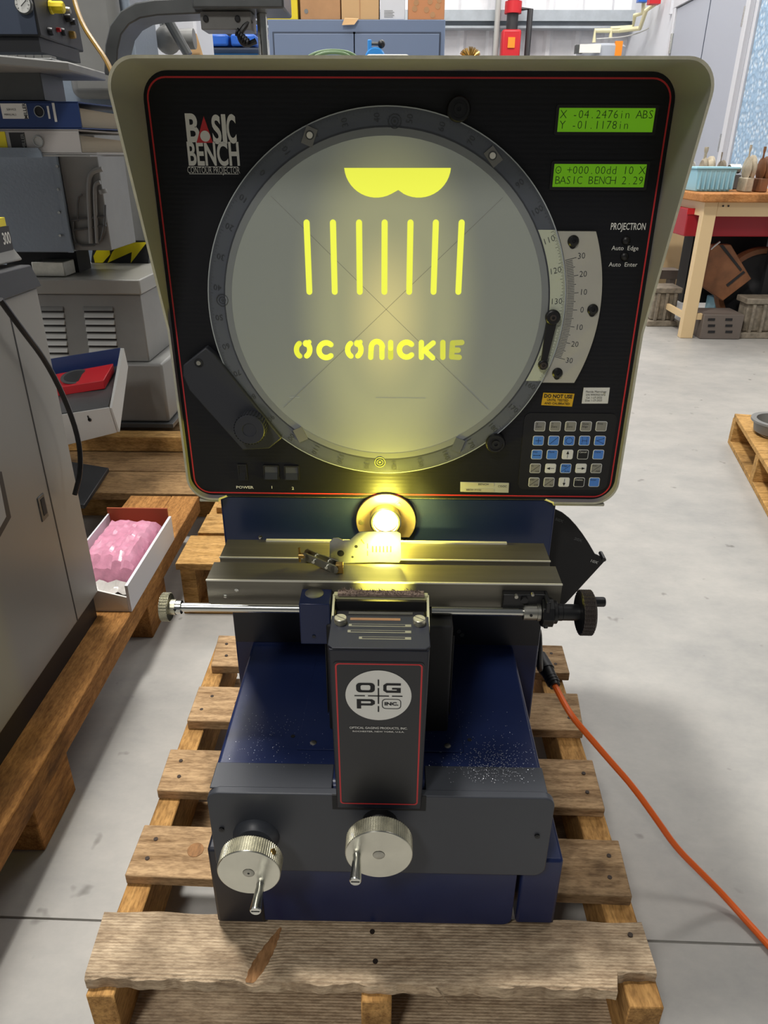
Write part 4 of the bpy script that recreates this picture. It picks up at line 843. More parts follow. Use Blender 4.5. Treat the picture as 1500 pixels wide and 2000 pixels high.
# projector lamp beam, plus an added point lamp for its spill off the specimen
def point(name, loc, power, r, col):
    l = bpy.data.lights.new(name, 'POINT'); l.energy = power; l.shadow_soft_size = r; l.color = col; o = bpy.data.objects.new(name, l); COL.objects.link(o); o.location = loc; return o
point('beam_spill_fill', (-.0195, -.034, .588), 1.4, .012, (1, .88, .10))  # point lamp added before the lens, stands for scattered beam light
sp_ = bpy.data.lights.new('lamp_beam', 'SPOT'); sp_.energy = 3.0; sp_.spot_size = math.radians(62); sp_.spot_blend = .6; sp_.shadow_soft_size = .008; sp_.color = (1, .93, .16)
so = bpy.data.objects.new('lamp_beam', sp_); COL.objects.link(so); so.location = (-.020, -.193, .5665); so.rotation_euler = Vector((0, .055, -.0095)).to_track_quat('-Z', 'Y').to_euler()

# ------------------------------------------------------------------ specimen and clip on the stage
SY = -.098
def SP(u, v): p = P(u, v, Y=SY); return (p.x, p.z)
ol = [(644, 1122), (645, 1080), (652, 1073), (662, 1073), (672, 1078), (684, 1077), (696, 1066), (704, 1061), (775, 1060), (782, 1064), (783, 1114), (779, 1120), (742, 1119), (700, 1120)]
pts = [SP(*q) for q in ol]; zb_ = min(p[1] for p in pts); pts = [(x, z-(zb_-ZS)+.0004) for x, z in pts]; dzs = -(zb_-ZS)+.0004
M_spec = mat('specimen_steel', '#c2c3bb', .35, metal=.85, var=.1, vscale=90)
s = MB(); s.prism(pts, 'y', SY-.0006, SY+.0006); spec = obj('specimen_plate', s, M_spec, label='thin flat metal specimen plate standing upright on the stage in the light beam', cat='metal plate')
s = MB()
for u, v, r in ((666, 1102, .0042), (696, 1089, .0020), (689, 1109, .0014)):
    x, z = SP(u, v); s.prism(circ(x, z+dzs, r, 20), 'y', SY-.0009, SY+.0009)
obj('punched_hole', s, M_blackm, spec, label='dark round holes')
s = MB()
for k in range(6): x, z = SP(728+7*k, 1094); s.bar((x, z+dzs-.0035), (x, z+dzs+.0035), .0016, SY-.0009, SY+.0009)
s.poly([(SP(711, 1083)[0], SP(711, 1083)[1]+dzs), (SP(706, 1076)[0], SP(706, 1076)[1]+dzs)], .0012, SY-.0009, SY+.0009)
for v in (1088, 1102): x, z = SP(718, v); s.bar((x, z+dzs-.003), (x, z+dzs+.003), .0010, SY-.0009, SY+.0009)
obj('cut_slot', s, M_brass, spec)
cl = thing('toolmaker_clamp', (P(620, 1108, Z=ZS).x, -.108, ZS), 'small steel parallel clamp gripping the left end of the specimen plate on the stage', 'clamp')
def CPt(u, v, y): p = P(u, v, Y=y); return Vector((p.x, y, max(p.z, ZS+.001)))
a = CPt(590, 1090, -.112); b_ = CPt(655, 1120, -.116); c2 = CPt(596, 1088, -.104)
s = MB(); 
def link(mb, A, B, wd, th):
    A = Vector(A); B = Vector(B); d = (B-A).normalized(); nn = Vector((0, 0, 1)).cross(d).cross(d).normalized()*-1; n2 = d.cross(nn)
    for e_, r_ in ((A, wd), (B, wd)): mb.cyl(e_-n2*th/2, e_+n2*th/2, r_, n=16)
    mb.hexa([A+nn*wd-n2*th/2, A-nn*wd-n2*th/2, B-nn*wd-n2*th/2, B+nn*wd-n2*th/2], [A+nn*wd+n2*th/2, A-nn*wd+n2*th/2, B-nn*wd+n2*th/2, B+nn*wd+n2*th/2])
zc = ZS+.0085
LA = Vector((P(598, 1092, Z=zc).x, -.104, zc+.004)); LB_ = Vector((P(652, 1118, Z=zc).x, -.122, zc-.002))
link(s, LA, LB_, .0052, .0016); obj('clamp_jaw', s, M_steelr, cl)
s = MB(); link(s, LA+Vector((.002, .008, .001)), LB_+Vector((.002, .010, .001)), .0050, .0016); obj('clamp_jaw', s, M_steelr, cl)
for t in (.3, .75):
    q = LA.lerp(LB_, t); obj('clamp_screw', MB().cyl(q+Vector((-.001, -.004, 0)), q+Vector((.001, .014, .002)), .0019, n=12), M_steel, cl)
q = LB_+Vector((.004, .004, 0)); obj('clamp_block', MB().box(q.x-.003, q.x+.006, q.y-.004, q.y+.004, ZS+.0008, zc+.004), M_brass, cl, bevel=.0006)
q = LA+Vector((-.006, .003, 0)); s = MB(); s.cyl(q+Vector((-.003, 0, 0)), q+Vector((.008, 0, 0)), .0034, n=16); s.cyl(q+Vector((-.002, 0, -.0085)), q+Vector((-.002, 0, .0105)), .0014, n=10); obj('clamp_tee', s, M_brass, cl)
# metal shavings on the base top
s = MB()
def flake(x, y, z, r=.0007):
    a = R.uniform(0, 6.3); s.add([(x+r*math.cos(a+k*2.1)*R.uniform(.5, 1.2), y+r*math.sin(a+k*2.1), z+R.uniform(0, .0004)) for k in range(3)], [(0, 1, 2)])
for k in range(520):
    u, v = R.gauss(965, 42), R.gauss(1492, 24)
    if u > 1045 or v > 1530 or v < 1395: continue
    p = P(u, v, Z=zt+.0027); flake(p.x, p.y, zt+.0027)
for k in range(160):
    p = P(R.uniform(450, 1030), R.uniform(1385, 1500), Z=zt+.0027)
    if -.205 < p.x < .155: flake(p.x, p.y, zt+.0027, .0006)
for k in range(110):
    p = P(R.gauss(520, 30), R.gauss(1440, 24), Z=zt+.0027)
    if p.x > -.2: flake(p.x, p.y, zt+.0027, .0006)
obj('metal_shavings', s, M_chip, label='bright metal shavings scattered over the navy base top', cat='shavings', kind='stuff')

# ------------------------------------------------------------------ orange extension cord
def FP(u, v, z): p = P(u, v, Z=z); return p
cpts = [PG1]+[FP(u, v, z) for u, v, z in ((1113, 1395, .245), (1150, 1438, .215), (1195, 1490, .18), (1235, 1535, .15), (1280, 1597, .115), (1320, 1655, .075), (1365, 1700, .045), (1410, 1745, .018), (1450, 1790, .0062), (1500, 1845, .0055), (1580, 1940, .0055), (1700, 2080, .0055))]
crd = thing('extension_cord', (float(FP(1450, 1790, 0).x), float(FP(1450, 1790, 0).y), 0), 'orange extension cord running from the black plug down to the floor on the right', 'cord')
obj('cord', MB().tube(cpts, .0048, 10, 3), M_orange, crd)
s = MB(); A = Vector(PG1); D = (Vector(PG1)-cpts[1]).normalized()
s.cyl(A-D*.002, A+D*.030, .0085, .0115, n=14); s.cyl(A+D*.030, A+D*.060, .0130, .0115, n=14)
for k in range(4): s.cyl(A+D*(.003+.0055*k), A+D*(.0065+.0055*k), .0105, n=14)
obj('plug', s, M_black, crd, label='black moulded plug')

# ------------------------------------------------------------------ left grey cabinet machine on its skid
sk = thing('timber_skid', (-.585, .3, 0), 'long timber skid under the grey cabinet machine at the left edge', 'skid')
obj('skid_beam', MB().box(-.625, -.550, -.60, .95, .102, .150), M_wor, sk, bevel=.002, seg=1)
for y0 in (-.068, .50):
    obj('skid_block', MB().box(-.66, -.560, y0, y0+.125, 0, .1015), M_wor, sk, bevel=.002, seg=1)
obj('skid_block', MB().box(-.66, -.560, -.62, -.50, 0, .1015), M_wor, sk, bevel=.002, seg=1)
obj('skid_beam', MB().box(-1.25, -1.18, -.60, .95, .102, .150), M_wor, sk, bevel=.002, seg=1)
for y0 in (-.6, -.45, .30, .55): obj('skid_board', MB().box(-1.18, -.626, y0, y0+.1, .105, .149), M_wpale, sk, bevel=.002, seg=1)
obj('skid_board', MB().box(-.74, -.626, .74, .95, .128, .1495), M_wor, sk, bevel=.002, seg=1)
cx_ = -.605
cab = thing('machine_cabinet', (-.8, .0, .15), 'grey sheet-metal machine cabinet with black trim at the left edge', 'cabinet')
ye = P(190, 1145, X=cx_).y; yt = P(75, 585, X=cx_).y
obj('cabinet_body', MB().box(-1.05, cx_, -.55, ye, .205, .800), M_cab, cab, bevel=.003)
obj('kick_base', MB().box(-1.02, cx_-.008, -.55, ye-.01, .1505, .2045), M_cabd, cab)
ysm = P(90, 935, X=cx_).y
obj('door_seam', MB().box(cx_-.001, cx_+.0006, ysm-.0015, ysm+.0015, .208, .775), M_cabd, cab)
p = P(84, 990, X=cx_); s = MB(); s.box(cx_-.001, cx_+.0015, p.y-.014, p.y+.010, p.z-.022, p.z+.022); la = obj('latch', s, M_dgrey, cab, bevel=.001); s = MB(); s.box(cx_+.001, cx_+.0022, p.y-.006, p.y+.006, p.z-.014, p.z+.016); obj('latch_recess', s, M_blackm, la)
# black edged inspection window at far left
a = P(0, 930, X=cx_); b_ = P(18, 1010, X=cx_)
s = MB(); s.prism([(ysm-.42, .62), (ysm-.42, .40), (b_.y, b_.z), (P(0, 935, X=cx_).y+.004, P(0, 935, X=cx_).z+.01)], 'x', cx_-.001, cx_+.003); ins_ = obj('side_window_trim', s, M_cabd, cab)
s = MB(); s.prism([(ysm-.41, .61), (ysm-.41, .415), (b_.y-.014, b_.z+.008), (P(0, 935, X=cx_).y-.010, P(0, 935, X=cx_).z-.002)], 'x', cx_+.002, cx_+.004); obj('side_window', s, M_lgrey, ins_)
obj('black_band', MB().hexa([(-1.05, -.55, .8005), (cx_+.006, -.55, .8005), (cx_+.006, yt+.01, .8005), (-1.05, yt+.01, .8005)], [(-1.05, -.55, .855), (cx_-.004, -.55, .855), (cx_-.004, yt+.006, .835), (-1.05, yt+.006, .835)]), M_cabd, cab, bevel=.002)
zt2 = P(25, 375, X=cx_-.03).z
s = MB(); yy = P(62, 580, X=cx_-.02).y
s.hexa([(-1.05, -.55, .8555), (cx_-.02, -.55, .8555), (cx_-.02, yy, .8405), (-1.05, yy, .8405)], [(-1.05, -.55, .985), (cx_-.045, -.55, .985), (cx_-.045, yy-.075, .945), (-1.05, yy-.075, .965)])
hd = obj('cabinet_head', s, M_cab, cab, bevel=.004)
p = P(5, 462, X=cx_-.026); s = MB(); s.box(cx_-.034, cx_-.024, p.y-.10, p.y+.022, p.z-.022, p.z+.014)
bd = obj('model_plate', s, M_cabd, cab); s = MB(); s.text('300', (cx_-.0236, p.y+.019, p.z-.004), .024, .7, 'RIGHT', .02, ux=(0, 1, 0), uy=(0, 0, 1)); obj('lettering', s, M_white, bd)
s = MB(); s.box(cx_-.033, cx_-.0245, p.y-.10, p.y+.016, p.z+.0145, p.z+.027); obj('yellow_stripe', s, M_hazy, cab)
s = MB(); s.tube([P(0, 585, X=-.585), P(40, 640, X=-.58), P(90, 705, X=-.58), P(130, 785, X=-.575), P(155, 860, X=-.57), P(158, 920, X=-.57), P(146, 966, X=-.585)], .0045, 8, 2); obj('cabinet_cable', s, M_black, cab, label='black cable hanging down the cabinet side')

# pink bubble-wrapped part in an open carton on the skid
bxn = thing('open_carton', (-.60, .62, .15), 'open white-edged carton standing on the skid beside the grey cabinet', 'carton')
bx0, bx1, by0, by1 = -.70, -.548, .385, .70
obj('carton_side', MB().box(bx1-.006, bx1, by0, by1, .1505, .213), M_wbox, bxn); obj('carton_side', MB().box(bx0, bx0+.004, by0, by1, .1505, .22), M_wbox, bxn)
obj('carton_front', MB().prism([(bx0, .1505), (bx1-.0065, .1505), (bx1-.0065, .185), (bx0, .225)], 'y', by0, by0+.004), M_paper, bxn)
obj('carton_back', MB().box(bx0, bx1-.0065, by1-.004, by1, .1505, .235), M_cardin, bxn); obj('carton_floor', MB().box(bx0+.004, bx1-.0065, by0+.0045, by1-.0045, .1505, .154), M_cabd, bxn)
s = MB(); nx, ny = 20, 20; vs = []
for i in range(nx+1):
    for j in range(ny+1):
        a = i/nx; b2 = j/ny; e = min(a, 1-a, b2, 1-b2); h = .175+.052*min(1, e*6)**.5+R.uniform(-.0035, .0035)*(e > 0)
        vs.append((bx0+.008+(bx1-bx0-.020)*a, by0+.07+(by1-by0-.085)*b2, h))
s.add(vs, [(i*(ny+1)+j, (i+1)*(ny+1)+j, (i+1)*(ny+1)+j+1, i*(ny+1)+j+1) for i in range(nx) for j in range(ny)]); 
s.box(bx0+.008, bx1-.012, by0+.07, by1-.015, .156, .175)
obj('bubble_wrap_parcel', s, M_pink, label='pink bubble-wrapped parcel lying in the open carton', cat='parcel', sharp=20)
s = MB(); vs = []
for i in range(15):
    for j in range(6): vs.append((bx0+.01+(bx1-bx0-.022)*i/14, by0+.02+.045*j/5, .178+R.uniform(-.006, .010)))
s.add(vs, [(i*6+j, (i+1)*6+j, (i+1)*6+j+1, i*6+j+1) for i in range(14) for j in range(5)]); s.box(bx0+.01, bx1-.012, by0+.02, by0+.065, .156, .172)
obj('film_wrap', s, M_clear, label='crumpled clear film tucked in front of the pink parcel', cat='film')

# planked pallet behind
pk = thing('planked_pallet', (-.75, 1.0, 0), 'broad planked pallet behind the open carton carrying the vented grey cabinet', 'pallet')
y = .985
for k in range(5):
    obj('plank', MB().box(-1.35, -.53, y, y+.155, .118, .14), M_wpale, pk, bevel=.002, seg=1); y += .16
obj('pallet_bearer', MB().box(-1.35, -.53, 1.12, 1.16, .0, .117), M_wyel, pk); obj('pallet_bearer', MB().box(-1.35, -.53, 1.70, 1.75, .0, .117), M_wyel, pk)
obj('cross_timber', MB().box(-1.2, -.60, 1.30, 1.36, .1405, .190), M_wyel, pk, bevel=.002, seg=1, label='pale yellow timber lying across the planks')
ypl = thing('yellow_pine_pallet', (-.30, .78, 0), 'yellow pine pallet directly behind the projector column', 'pallet')
for k, (a, b_) in enumerate(((.60, .74), (.755, .86), (.90, .985), (1.02, 1.11))):
    obj('deck_board', MB().box(-.520+.014*k, .12, a, b_, .122, .14), M_wyel, ypl, bevel=.0015, seg=1)
for x in (-.512, -.17, .08): obj('stringer', MB().box(x, x+.035, .605, 1.10, .02, .1215), M_wyel, ypl)
obj('bottom_board', MB().box(-.515, .12, .60, .68, 0, .0195), M_wyel, ypl, bevel=.001, seg=1)

# vented grey cabinet
CY = 1.42
vc = thing('vented_cabinet', (-.95, CY+.2, .19), 'grey sheet-metal cabinet with louvre slots standing on the planked pallet', 'cabinet')
xr_ = P(277, 600, Y=CY).x; ztc = P(200, 545, Y=CY).z
xr2 = P(272, 570, Y=CY).x
obj('vented_body', MB().box(-1.30, xr_-.0, CY, CY+.38, .40, ztc-.045), M_greym, vc, bevel=.004)
obj('cabinet_lid', MB().box(-1.31, xr_+.008, CY-.012, CY+.39, ztc-.044, ztc), M_cab, vc, bevel=.004)
zl = P(270, 757, Y=CY).z
obj('lower_body', MB().box(-1.30, xr_+.045, CY-.02, CY+.40, .205, .3995), M_greym, vc, bevel=.008)
obj('base_flange', MB().box(-1.30, xr_+.06, CY-.035, CY+.41, .1905, .2045), M_dgrey, vc, bevel=.001)
for u0, u1 in ((80, 124), (163, 221)):
    for k in range(8):
        v = 602+13.6*k; dx = k*2.1; a = P(u0+dx*.9, v, Y=CY-.001); b_ = P(u1+dx*.7, v, Y=CY-.001)
        if a.z < .405: continue
        s = MB(); s.hexa([(a.x, CY+.0005, a.z-.008), (b_.x, CY+.0005, a.z-.008), (b_.x, CY-.009, a.z-.006), (a.x, CY-.009, a.z-.006)], [(a.x, CY+.0005, a.z+.006), (b_.x, CY+.0005, a.z+.006), (b_.x, CY-.0015, a.z+.005), (a.x, CY-.0015, a.z+.005)])
        obj('louvre', s, M_lgrey if k else M_greym, vc, bevel=.001, seg=1)
        obj('louvre_gap', MB().box(a.x, b_.x, CY-.0008, CY-.0001, a.z-.013, a.z-.0082), M_blackm, vc)
# hammered motor box on top
HY = 1.45
mb_ = thing('control_box', (-.95, HY+.1, ztc), 'hammered blue-grey metal box with wire handles above the vented cabinet', 'box')
def BX(u, v, y=HY): return P(u, v, Y=y)
xa, xb = BX(85, 400).x, BX(140, 490).x; zb2 = BX(120, 493).z; zt3 = BX(120, 305).z
obj('box_body', MB().box(xa-.25, xb, HY, HY+.22, zb2, zt3+.1), M_hammer, mb_, bevel=.003)
obj('box_side_cover', MB().box(xb+.001, xb+.115, HY+.02, HY+.25, zb2+.004, zt3+.1), M_greym, mb_, bevel=.003)
obj('box_stand', MB().box(xa-.2, xb-.03, HY+.10, HY+.2, ztc+.0005, zb2), M_blackm, mb_)
obj('corner_strip', MB().box(xb-.010, xb+.004, HY-.004, HY+.006, zb2, zt3+.08), M_hammer, mb_)
s = MB()
for k in range(4): q = BX(112+2*k, 325+45*k, HY-.004); s.cyl((q.x, HY-.008, q.z), (q.x, HY, q.z), .004, n=8)
obj('rivet', s, M_steel, mb_)
s = MB(); yh = HY+.01
def W(u, v, y=yh): return P(u, v, Y=y)
s.tube([W(143, 432), W(143, 460), W(150, 480), W(195, 478), W(205, 440), W(205, 400)], .004, 6, 1); s.tube([W(140, 430), W(205, 422)], .004, 6); s.tube([W(143, 450), W(207, 440)], .004, 6)
s.tube([W(152, 432), W(152, 385), W(160, 380)], .003, 6, 1)
obj('wire_rack', s, M_dgrey, mb_)
s = MB(); s.tube([W(178, 475), W(172, 360), W(178, 335), W(200, 330)], .007, 8, 2); s.tube([W(190, 475), W(184, 370), W(188, 358), W(196, 356)], .006, 8, 2); s.cyl(W(200, 370), W(203, 378), .012, n=12)
obj('pipe_handle', s, M_greym, mb_)
s = MB(); q = P(68, 500, Y=1.38); s.box(q.x-.05, q.x+.05, 1.45, 1.53, ztc+.001, ztc+.045); obj('small_vice', s, M_steelr, label='small bright machine vice at the left end of the vented cabinet top', cat='vice', bevel=.003)
hz_ = thing('hazard_guard', (P(235, 500, Y=1.77).x, 1.77, ztc), 'black folded guard with yellow warning flashes on top of the vented cabinet', 'guard')
def H(u, v, y=1.77): p = P(u, v, Y=y); return (p.x, max(p.z, ztc+.0015))
s = MB(); s.prism([H(180, 528), H(182, 478), H(215, 470), H(292, 470), H(292, 528)], 'y', 1.771, 1.79); obj('guard_plate', s, M_cabd, hz_)
s = MB(); s.prism([H(183, 500), H(198, 472), H(213, 473), H(215, 497), H(203, 526), H(186, 515)], 'y', 1.7675, 1.7705); s.prism([H(212, 524), H(220, 492), H(235, 474), H(287, 473), H(256, 516), H(258, 492)], 'y', 1.7675, 1.7705); s.prism([H(283, 528), H(292, 517), H(292, 528)], 'y', 1.7675, 1.7705)
obj('yellow_flash', s, M_hazy, hz_)
# machine column behind (grey blue)
gm = thing('milling_machine_column', (-.95, 2.1, 0), 'tall blue-grey textured machine column behind the ring binders', 'machine')
s = MB(); s.box(-1.55, P(262, 100, Y=1.95).x, 1.95, 2.25, 0, 1.9); obj('column_body', s, M_hammer, gm, bevel=.02)
obj('column_side', MB().box(P(120, 50, Y=1.90).x, P(235, 50, Y=1.90).x, 1.88, 1.945, 1.16, 1.9), M_greym, gm, bevel=.03, seg=4)
obj('column_door', MB().box(P(165, 400, Y=1.90).x, P(300, 400, Y=1.90).x, 1.91, 1.948, .5, 1.0), M_greym, gm, bevel=.01)
# keyboard shelf, binders and control box
KS = thing('keyboard_shelf', (-.85, .95, 1.10), 'thin grey shelf jutting in from the left, holding a keyboard', 'shelf')
zsf = .0
a = P(0, 112, Y=1.0); b_ = P(178, 135, Y=1.0)
obj('shelf_plate', MB().prism([(-1.3, .70), (a.x-.05, .70), (b_.x-.035, .965), (b_.x-.04, 1.2), (-1.3, 1.2)], 'z', 1.158, 1.176), M_greym, KS, bevel=.003)
obj('shelf_support', MB().box(-1.1, P(83, 170, Y=1.0).x, 1.0, 1.12, 1.104, 1.1595), M_dgrey, KS, bevel=.002)
kb = thing('keyboard', (-.88, 1.03, 1.177), 'low grey keyboard lying on the thin left shelf', 'keyboard')
obj('keyboard_case', MB().box(-1.2, -.765, .98, 1.15, 1.1765, 1.184), M_dgrey, kb, bevel=.002)
for i in range(14):
    for j in range(2): obj('keycap', MB().box(-1.02+.018*i, -1.005+.018*i, .985+.02*j, 1.0+.02*j, 1.1842, 1.190), M_greym, kb)
cb = thing('pendant_control_box', (-.9, 1.25, 1.24), 'black control box with a pressure gauge and yellow knob above the keyboard shelf', 'control box')
CBY = 1.15
def C(u, v, y=CBY): return P(u, v, Y=y)
bl = C(0, 72); br = C(80, 70); 
q = [C(80, 70), C(160, 93, 1.42), C(148, 20, 1.42), C(72, -40)]
s = MB(); X0 = -1.3; xr3 = C(78, 60).x; xr4 = P(158, 60, Y=1.45).x; zb3 = C(40, 71).z; zb4 = P(158, 95, Y=1.45).z
s.hexa([(X0, CBY, zb3), (xr3, CBY, zb3), (xr4, 1.45, zb3), (X0, 1.45, zb3)], [(X0, CBY, 1.50), (xr3-.01, CBY, 1.50), (xr4-.01, 1.45, 1.50), (X0, 1.45, 1.50)])
obj('box_case', s, M_cabd, cb, bevel=.004); obj('box_front', MB().box(X0, xr3-.006, CBY-.004, CBY-.0005, zb3+.004, 1.49), M_bcabd, cb)
obj('box_bottom', MB().box(X0, xr3-.01, CBY+.01, 1.40, zb3-.03, zb3-.0005), M_cabd, cb)
p = C(50, 10); s = MB(); s.lathe((p.x, CBY-.0045, p.z), (0, -1, 0), [(.020, 0), (.020, .008), (.018, .010)], 32); gg = obj('gauge', s, M_dgrey, cb)
s = MB(); s.cyl((p.x, CBY-.0155, p.z), (p.x, CBY-.0143, p.z), .0172, n=32); obj('gauge_dial', s, M_gauge, gg)
s = MB(); s.bar((p.x-.004, p.z-.004), (p.x+.010, p.z+.007), .0012, CBY-.0165, CBY-.0157)
for k in range(9): a = math.radians(-40+k*32); s.bar((p.x+.0125*math.cos(a), p.z+.0125*math.sin(a)), (p.x+.0155*math.cos(a), p.z+.0155*math.sin(a)), .0008, CBY-.0165, CBY-.0157)
obj('gauge_needle', s, M_print, gg)
# slanted right face carries the knobs
fa = Vector((xr3, CBY, 0)); fb_ = Vector((xr4, 1.45, 0)); fd = (fb_-fa).normalized(); fn = Vector((fd.y, -fd.x, 0))
def face_pt(u, v):
    d = fw*F_PX + r2*(u-750) - u2*(v-1000); t = (fa-CAM).dot(fn)/d.dot(fn); return CAM+d*t
for (u, v, r, L, m, nm) in ((100, 14, .013, .030, M_ybin, 'yellow_knob'), (122, 20, .008, .022, M_steelr, 'push_button'), (96, 61, .009, .012, M_black, 'push_button'), (112, 58, .005, .010, M_redp, 'push_button'), (122, 62, .009, .010, M_black, 'push_button'), (138, 68, .009, .014, M_brass, 'push_button'), (130, 34, .010, .014, M_black, 'push_button'), (140, 42, .008, .012, M_black, 'push_button')):
    p = face_pt(u, v)-fn*.0; s = MB()
    if nm == 'yellow_knob':
        s.lathe(p-fn*.002, fn, [(r*1.15, 0), (r*1.15, .004), (r, .006), (r, L), (r*.8, L+.003)], 10); s.mi = 1
        for k in range(10): pass
    else: s.lathe(p-fn*.002, fn, [(r, 0), (r, L*.6), (r*.85, L)], 18)
    obj(nm, s, m, cb, sharp=20)
hs_ = [P(128, -420, Y=1.5), P(138, -30, Y=1.3), P(150, 20, Y=1.2), P(165, 55, Y=1.15), P(185, 85, Y=1.1), P(208, 118, Y=1.05), P(222, 150, Y=1.03)]
obj('air_hose', MB().tube(hs_, .0058, 8, 2), M_hose, label='amber air hose hanging from above the black control box', cat='hose')
# tray and two binders
ZT = P(100, 302, Y=1.0).z
tr = thing('document_tray', (-.9, 1.0, ZT-.02), 'light grey metal tray with a raised front lip holding two ring binders', 'tray')
xt = P(82, 300, Y=.98).x
obj('tray_plate', MB().box(-1.4, P(205, 300, Y=1.0).x-.03, .985, 1.35, ZT-.004, ZT), M_greym, tr); obj('tray_lip', MB().prism([(-1.4, ZT-.006), (xt, ZT-.006), (xt-.002, ZT+.006), (xt-.008, ZT+.014), (-1.4, ZT+.014)], 'y', .978, .9845), M_hammer, tr)
def binder(za_, zb_, xa_, m, lab_, kind):
    t = thing('ring_binder', (xa_-.12, 1.1, za_), lab_, 'binder')
    x0_ = -1.30; yf = .99
    obj('spine', MB().box(x0_, xa_, yf, yf+.003, za_+.001, zb_-.001), m, t, bevel=.001)
    dxx = .085
    obj('cover', MB().hexa([(x0_, yf, zb_-.003), (xa_, yf, zb_-.003), (xa_+dxx, yf+.26, zb_-.008), (x0_, yf+.26, zb_-.003)], [(x0_, yf, zb_), (xa_, yf, zb_), (xa_+dxx, yf+.26, zb_-.005), (x0_, yf+.26, zb_)]), m, t)
    obj('cover', MB().hexa([(x0_, yf, za_+.0005), (xa_, yf, za_+.0005), (xa_+dxx, yf+.26, za_+.0005), (x0_, yf+.26, za_+.0005)], [(x0_, yf, za_+.003), (xa_, yf, za_+.003), (xa_+dxx, yf+.26, za_+.003), (x0_, yf+.26, za_+.003)]), m, t)
    obj('pages', MB().hexa([(x0_, yf+.02, za_+.004), (xa_-.006, yf+.02, za_+.004), (xa_+dxx-.012, yf+.25, za_+.004), (x0_, yf+.25, za_+.004)], [(x0_, yf+.02, zb_-.012), (xa_-.006, yf+.02, zb_-.012), (xa_+dxx-.012, yf+.25, zb_-.026), (x0_, yf+.25, zb_-.026)]), M_manila, t)
    return t
z1 = P(100, 252, Y=.99).z; z2 = P(100, 198, Y=.99).z
bB = binder(ZT+.001, z1-.0005, P(155, 270, Y=.99).x, M_binder2, 'grey ring binder with yellow and black spine label, beneath the navy binder', 0)
bA = binder(z1, z2, P(156, 225, Y=.99).x, M_binder, 'navy blue ring binder with paper spine labels, lying on the grey binder', 1)
def spine_bit(t, u0, v0, u1, v1, m, name):
    a = P(u0, v0, Y=.989); b_ = P(u1, v1, Y=.989); return obj(name, MB().box(a.x, b_.x, .9885, .9899, b_.z, a.z), m, t)
lb = spine_bit(bA, 0, 202, 56, 232, M_paper, 'spine_label'); q = P(49, 217, Y=.988); s = MB(); s.text('MILLER', (q.x, .9882, q.z), .011, .9, ux=(0, 0, 1), uy=(-1, 0, 0), bold=.02); q = P(22, 214, Y=.988); s.text('SERVICE', (q.x, .9882, q.z), .006, 1); q = P(20, 224, Y=.988); s.text('MANUALS', (q.x, .9882, q.z), .006, 1); obj('lettering', s, M_print, lb)
spine_bit(bA, 91, 207, 99, 232, M_paper, 'spine_label'); spine_bit(bA, 101, 201, 112, 238, M_paper, 'spine_label')
spine_bit(bB, -30, 257, 16, 292, M_hazy, 'spine_label'); lb = spine_bit(bB, 17, 259, 53, 293, M_print, 'spine_label'); q = P(46, 276, Y=.988); s = MB(); s.text('MILLER', (q.x, .9882, q.z), .011, .9, ux=(0, 0, 1), uy=(-1, 0, 0), bold=.02); obj('lettering', s, M_greym, lb)
for t, u, v, m in ((bA, 77, 218, M_blackm), (bB, 75, 276, M_lgrey)):
    p = P(u, v, Y=.989); s = MB(); s.band(circ(p.x, p.z, .0118, 28), circ(p.x, p.z, .0100, 28), 'y', .9868, .9899); s.mi = 1; s.cyl((p.x, .9892, p.z), (p.x, .9899, p.z), .0100, n=28); obj('finger_ring', s, [M_steel, m], t)

# white part tray with red plate, black slab
wt_ = thing('parts_tray', (-.62, .95, .14), 'open white tray with a red slotted plate tilted beside the grey cabinet', 'tray')
TY = .98
def T(u, v, y=TY): return P(u, v, Y=y)
s = MB(); a = T(108, 812); b_ = T(212, 796); c_ = T(228, 845); d_ = T(120, 872)
s.prism([(p.x, p.z) for p in (d_, c_, b_, a)], 'y', TY, TY+.005); fr_ = obj('tray_front', s, M_lgrey, wt_, bevel=.001)
p = T(175, 820, TY-.001); s = MB(); s.prism(circ(p.x, p.z, .005, 14), 'y', TY-.0015, TY-.0002); s.bar((p.x-.001, p.z), (p.x-.003, p.z+.010), .004, TY-.0015, TY-.0002); obj('keyhole', s, M_blackm, fr_)
e_ = P(242, 680, Y=1.24)
s = MB(); s.hexa([b_+Vector((0, .006, -.003)), c_+Vector((0, .006, 0)), e_+Vector((-.004, 0, -.055)), e_+Vector((-.01, 0, 0))], [b_+Vector((.006, .006, -.003)), c_+Vector((.006, .006, 0)), e_+Vector((.004, 0, -.055)), e_+Vector((0, 0, 0))]); obj('tray_side', s, M_lgrey, wt_)
g_ = P(100, 712, Y=1.24)
s = MB(); s.hexa([g_+Vector((-.1, 0, -.07)), e_+Vector((-.012, 0, -.05)), e_+Vector((-.012, .006, -.05)), g_+Vector((-.1, .006, -.07))], [g_+Vector((-.1, 0, 0)), e_+Vector((-.012, 0, 0)), e_+Vector((-.012, .006, 0)), g_+Vector((-.1, .006, 0))]); obj('tray_side', s, M_binder, wt_, label='blue-grey rear side of the tray')
s = MB(); A_ = a+Vector((-.05, .008, -.003)); B_ = b_+Vector((-.006, .008, -.003)); C_ = e_+Vector((-.016, -.002, -.05)); D_ = g_+Vector((-.1, -.002, -.06))
s.hexa([v_+Vector((0, 0, -.004)) for v_ in (A_, B_, C_, D_)], [A_, B_, C_, D_]); obj('tray_floor', s, M_dgrey, wt_)
def lerp2(s_, t_): return (A_.lerp(B_, s_)).lerp(D_.lerp(C_, s_), t_)
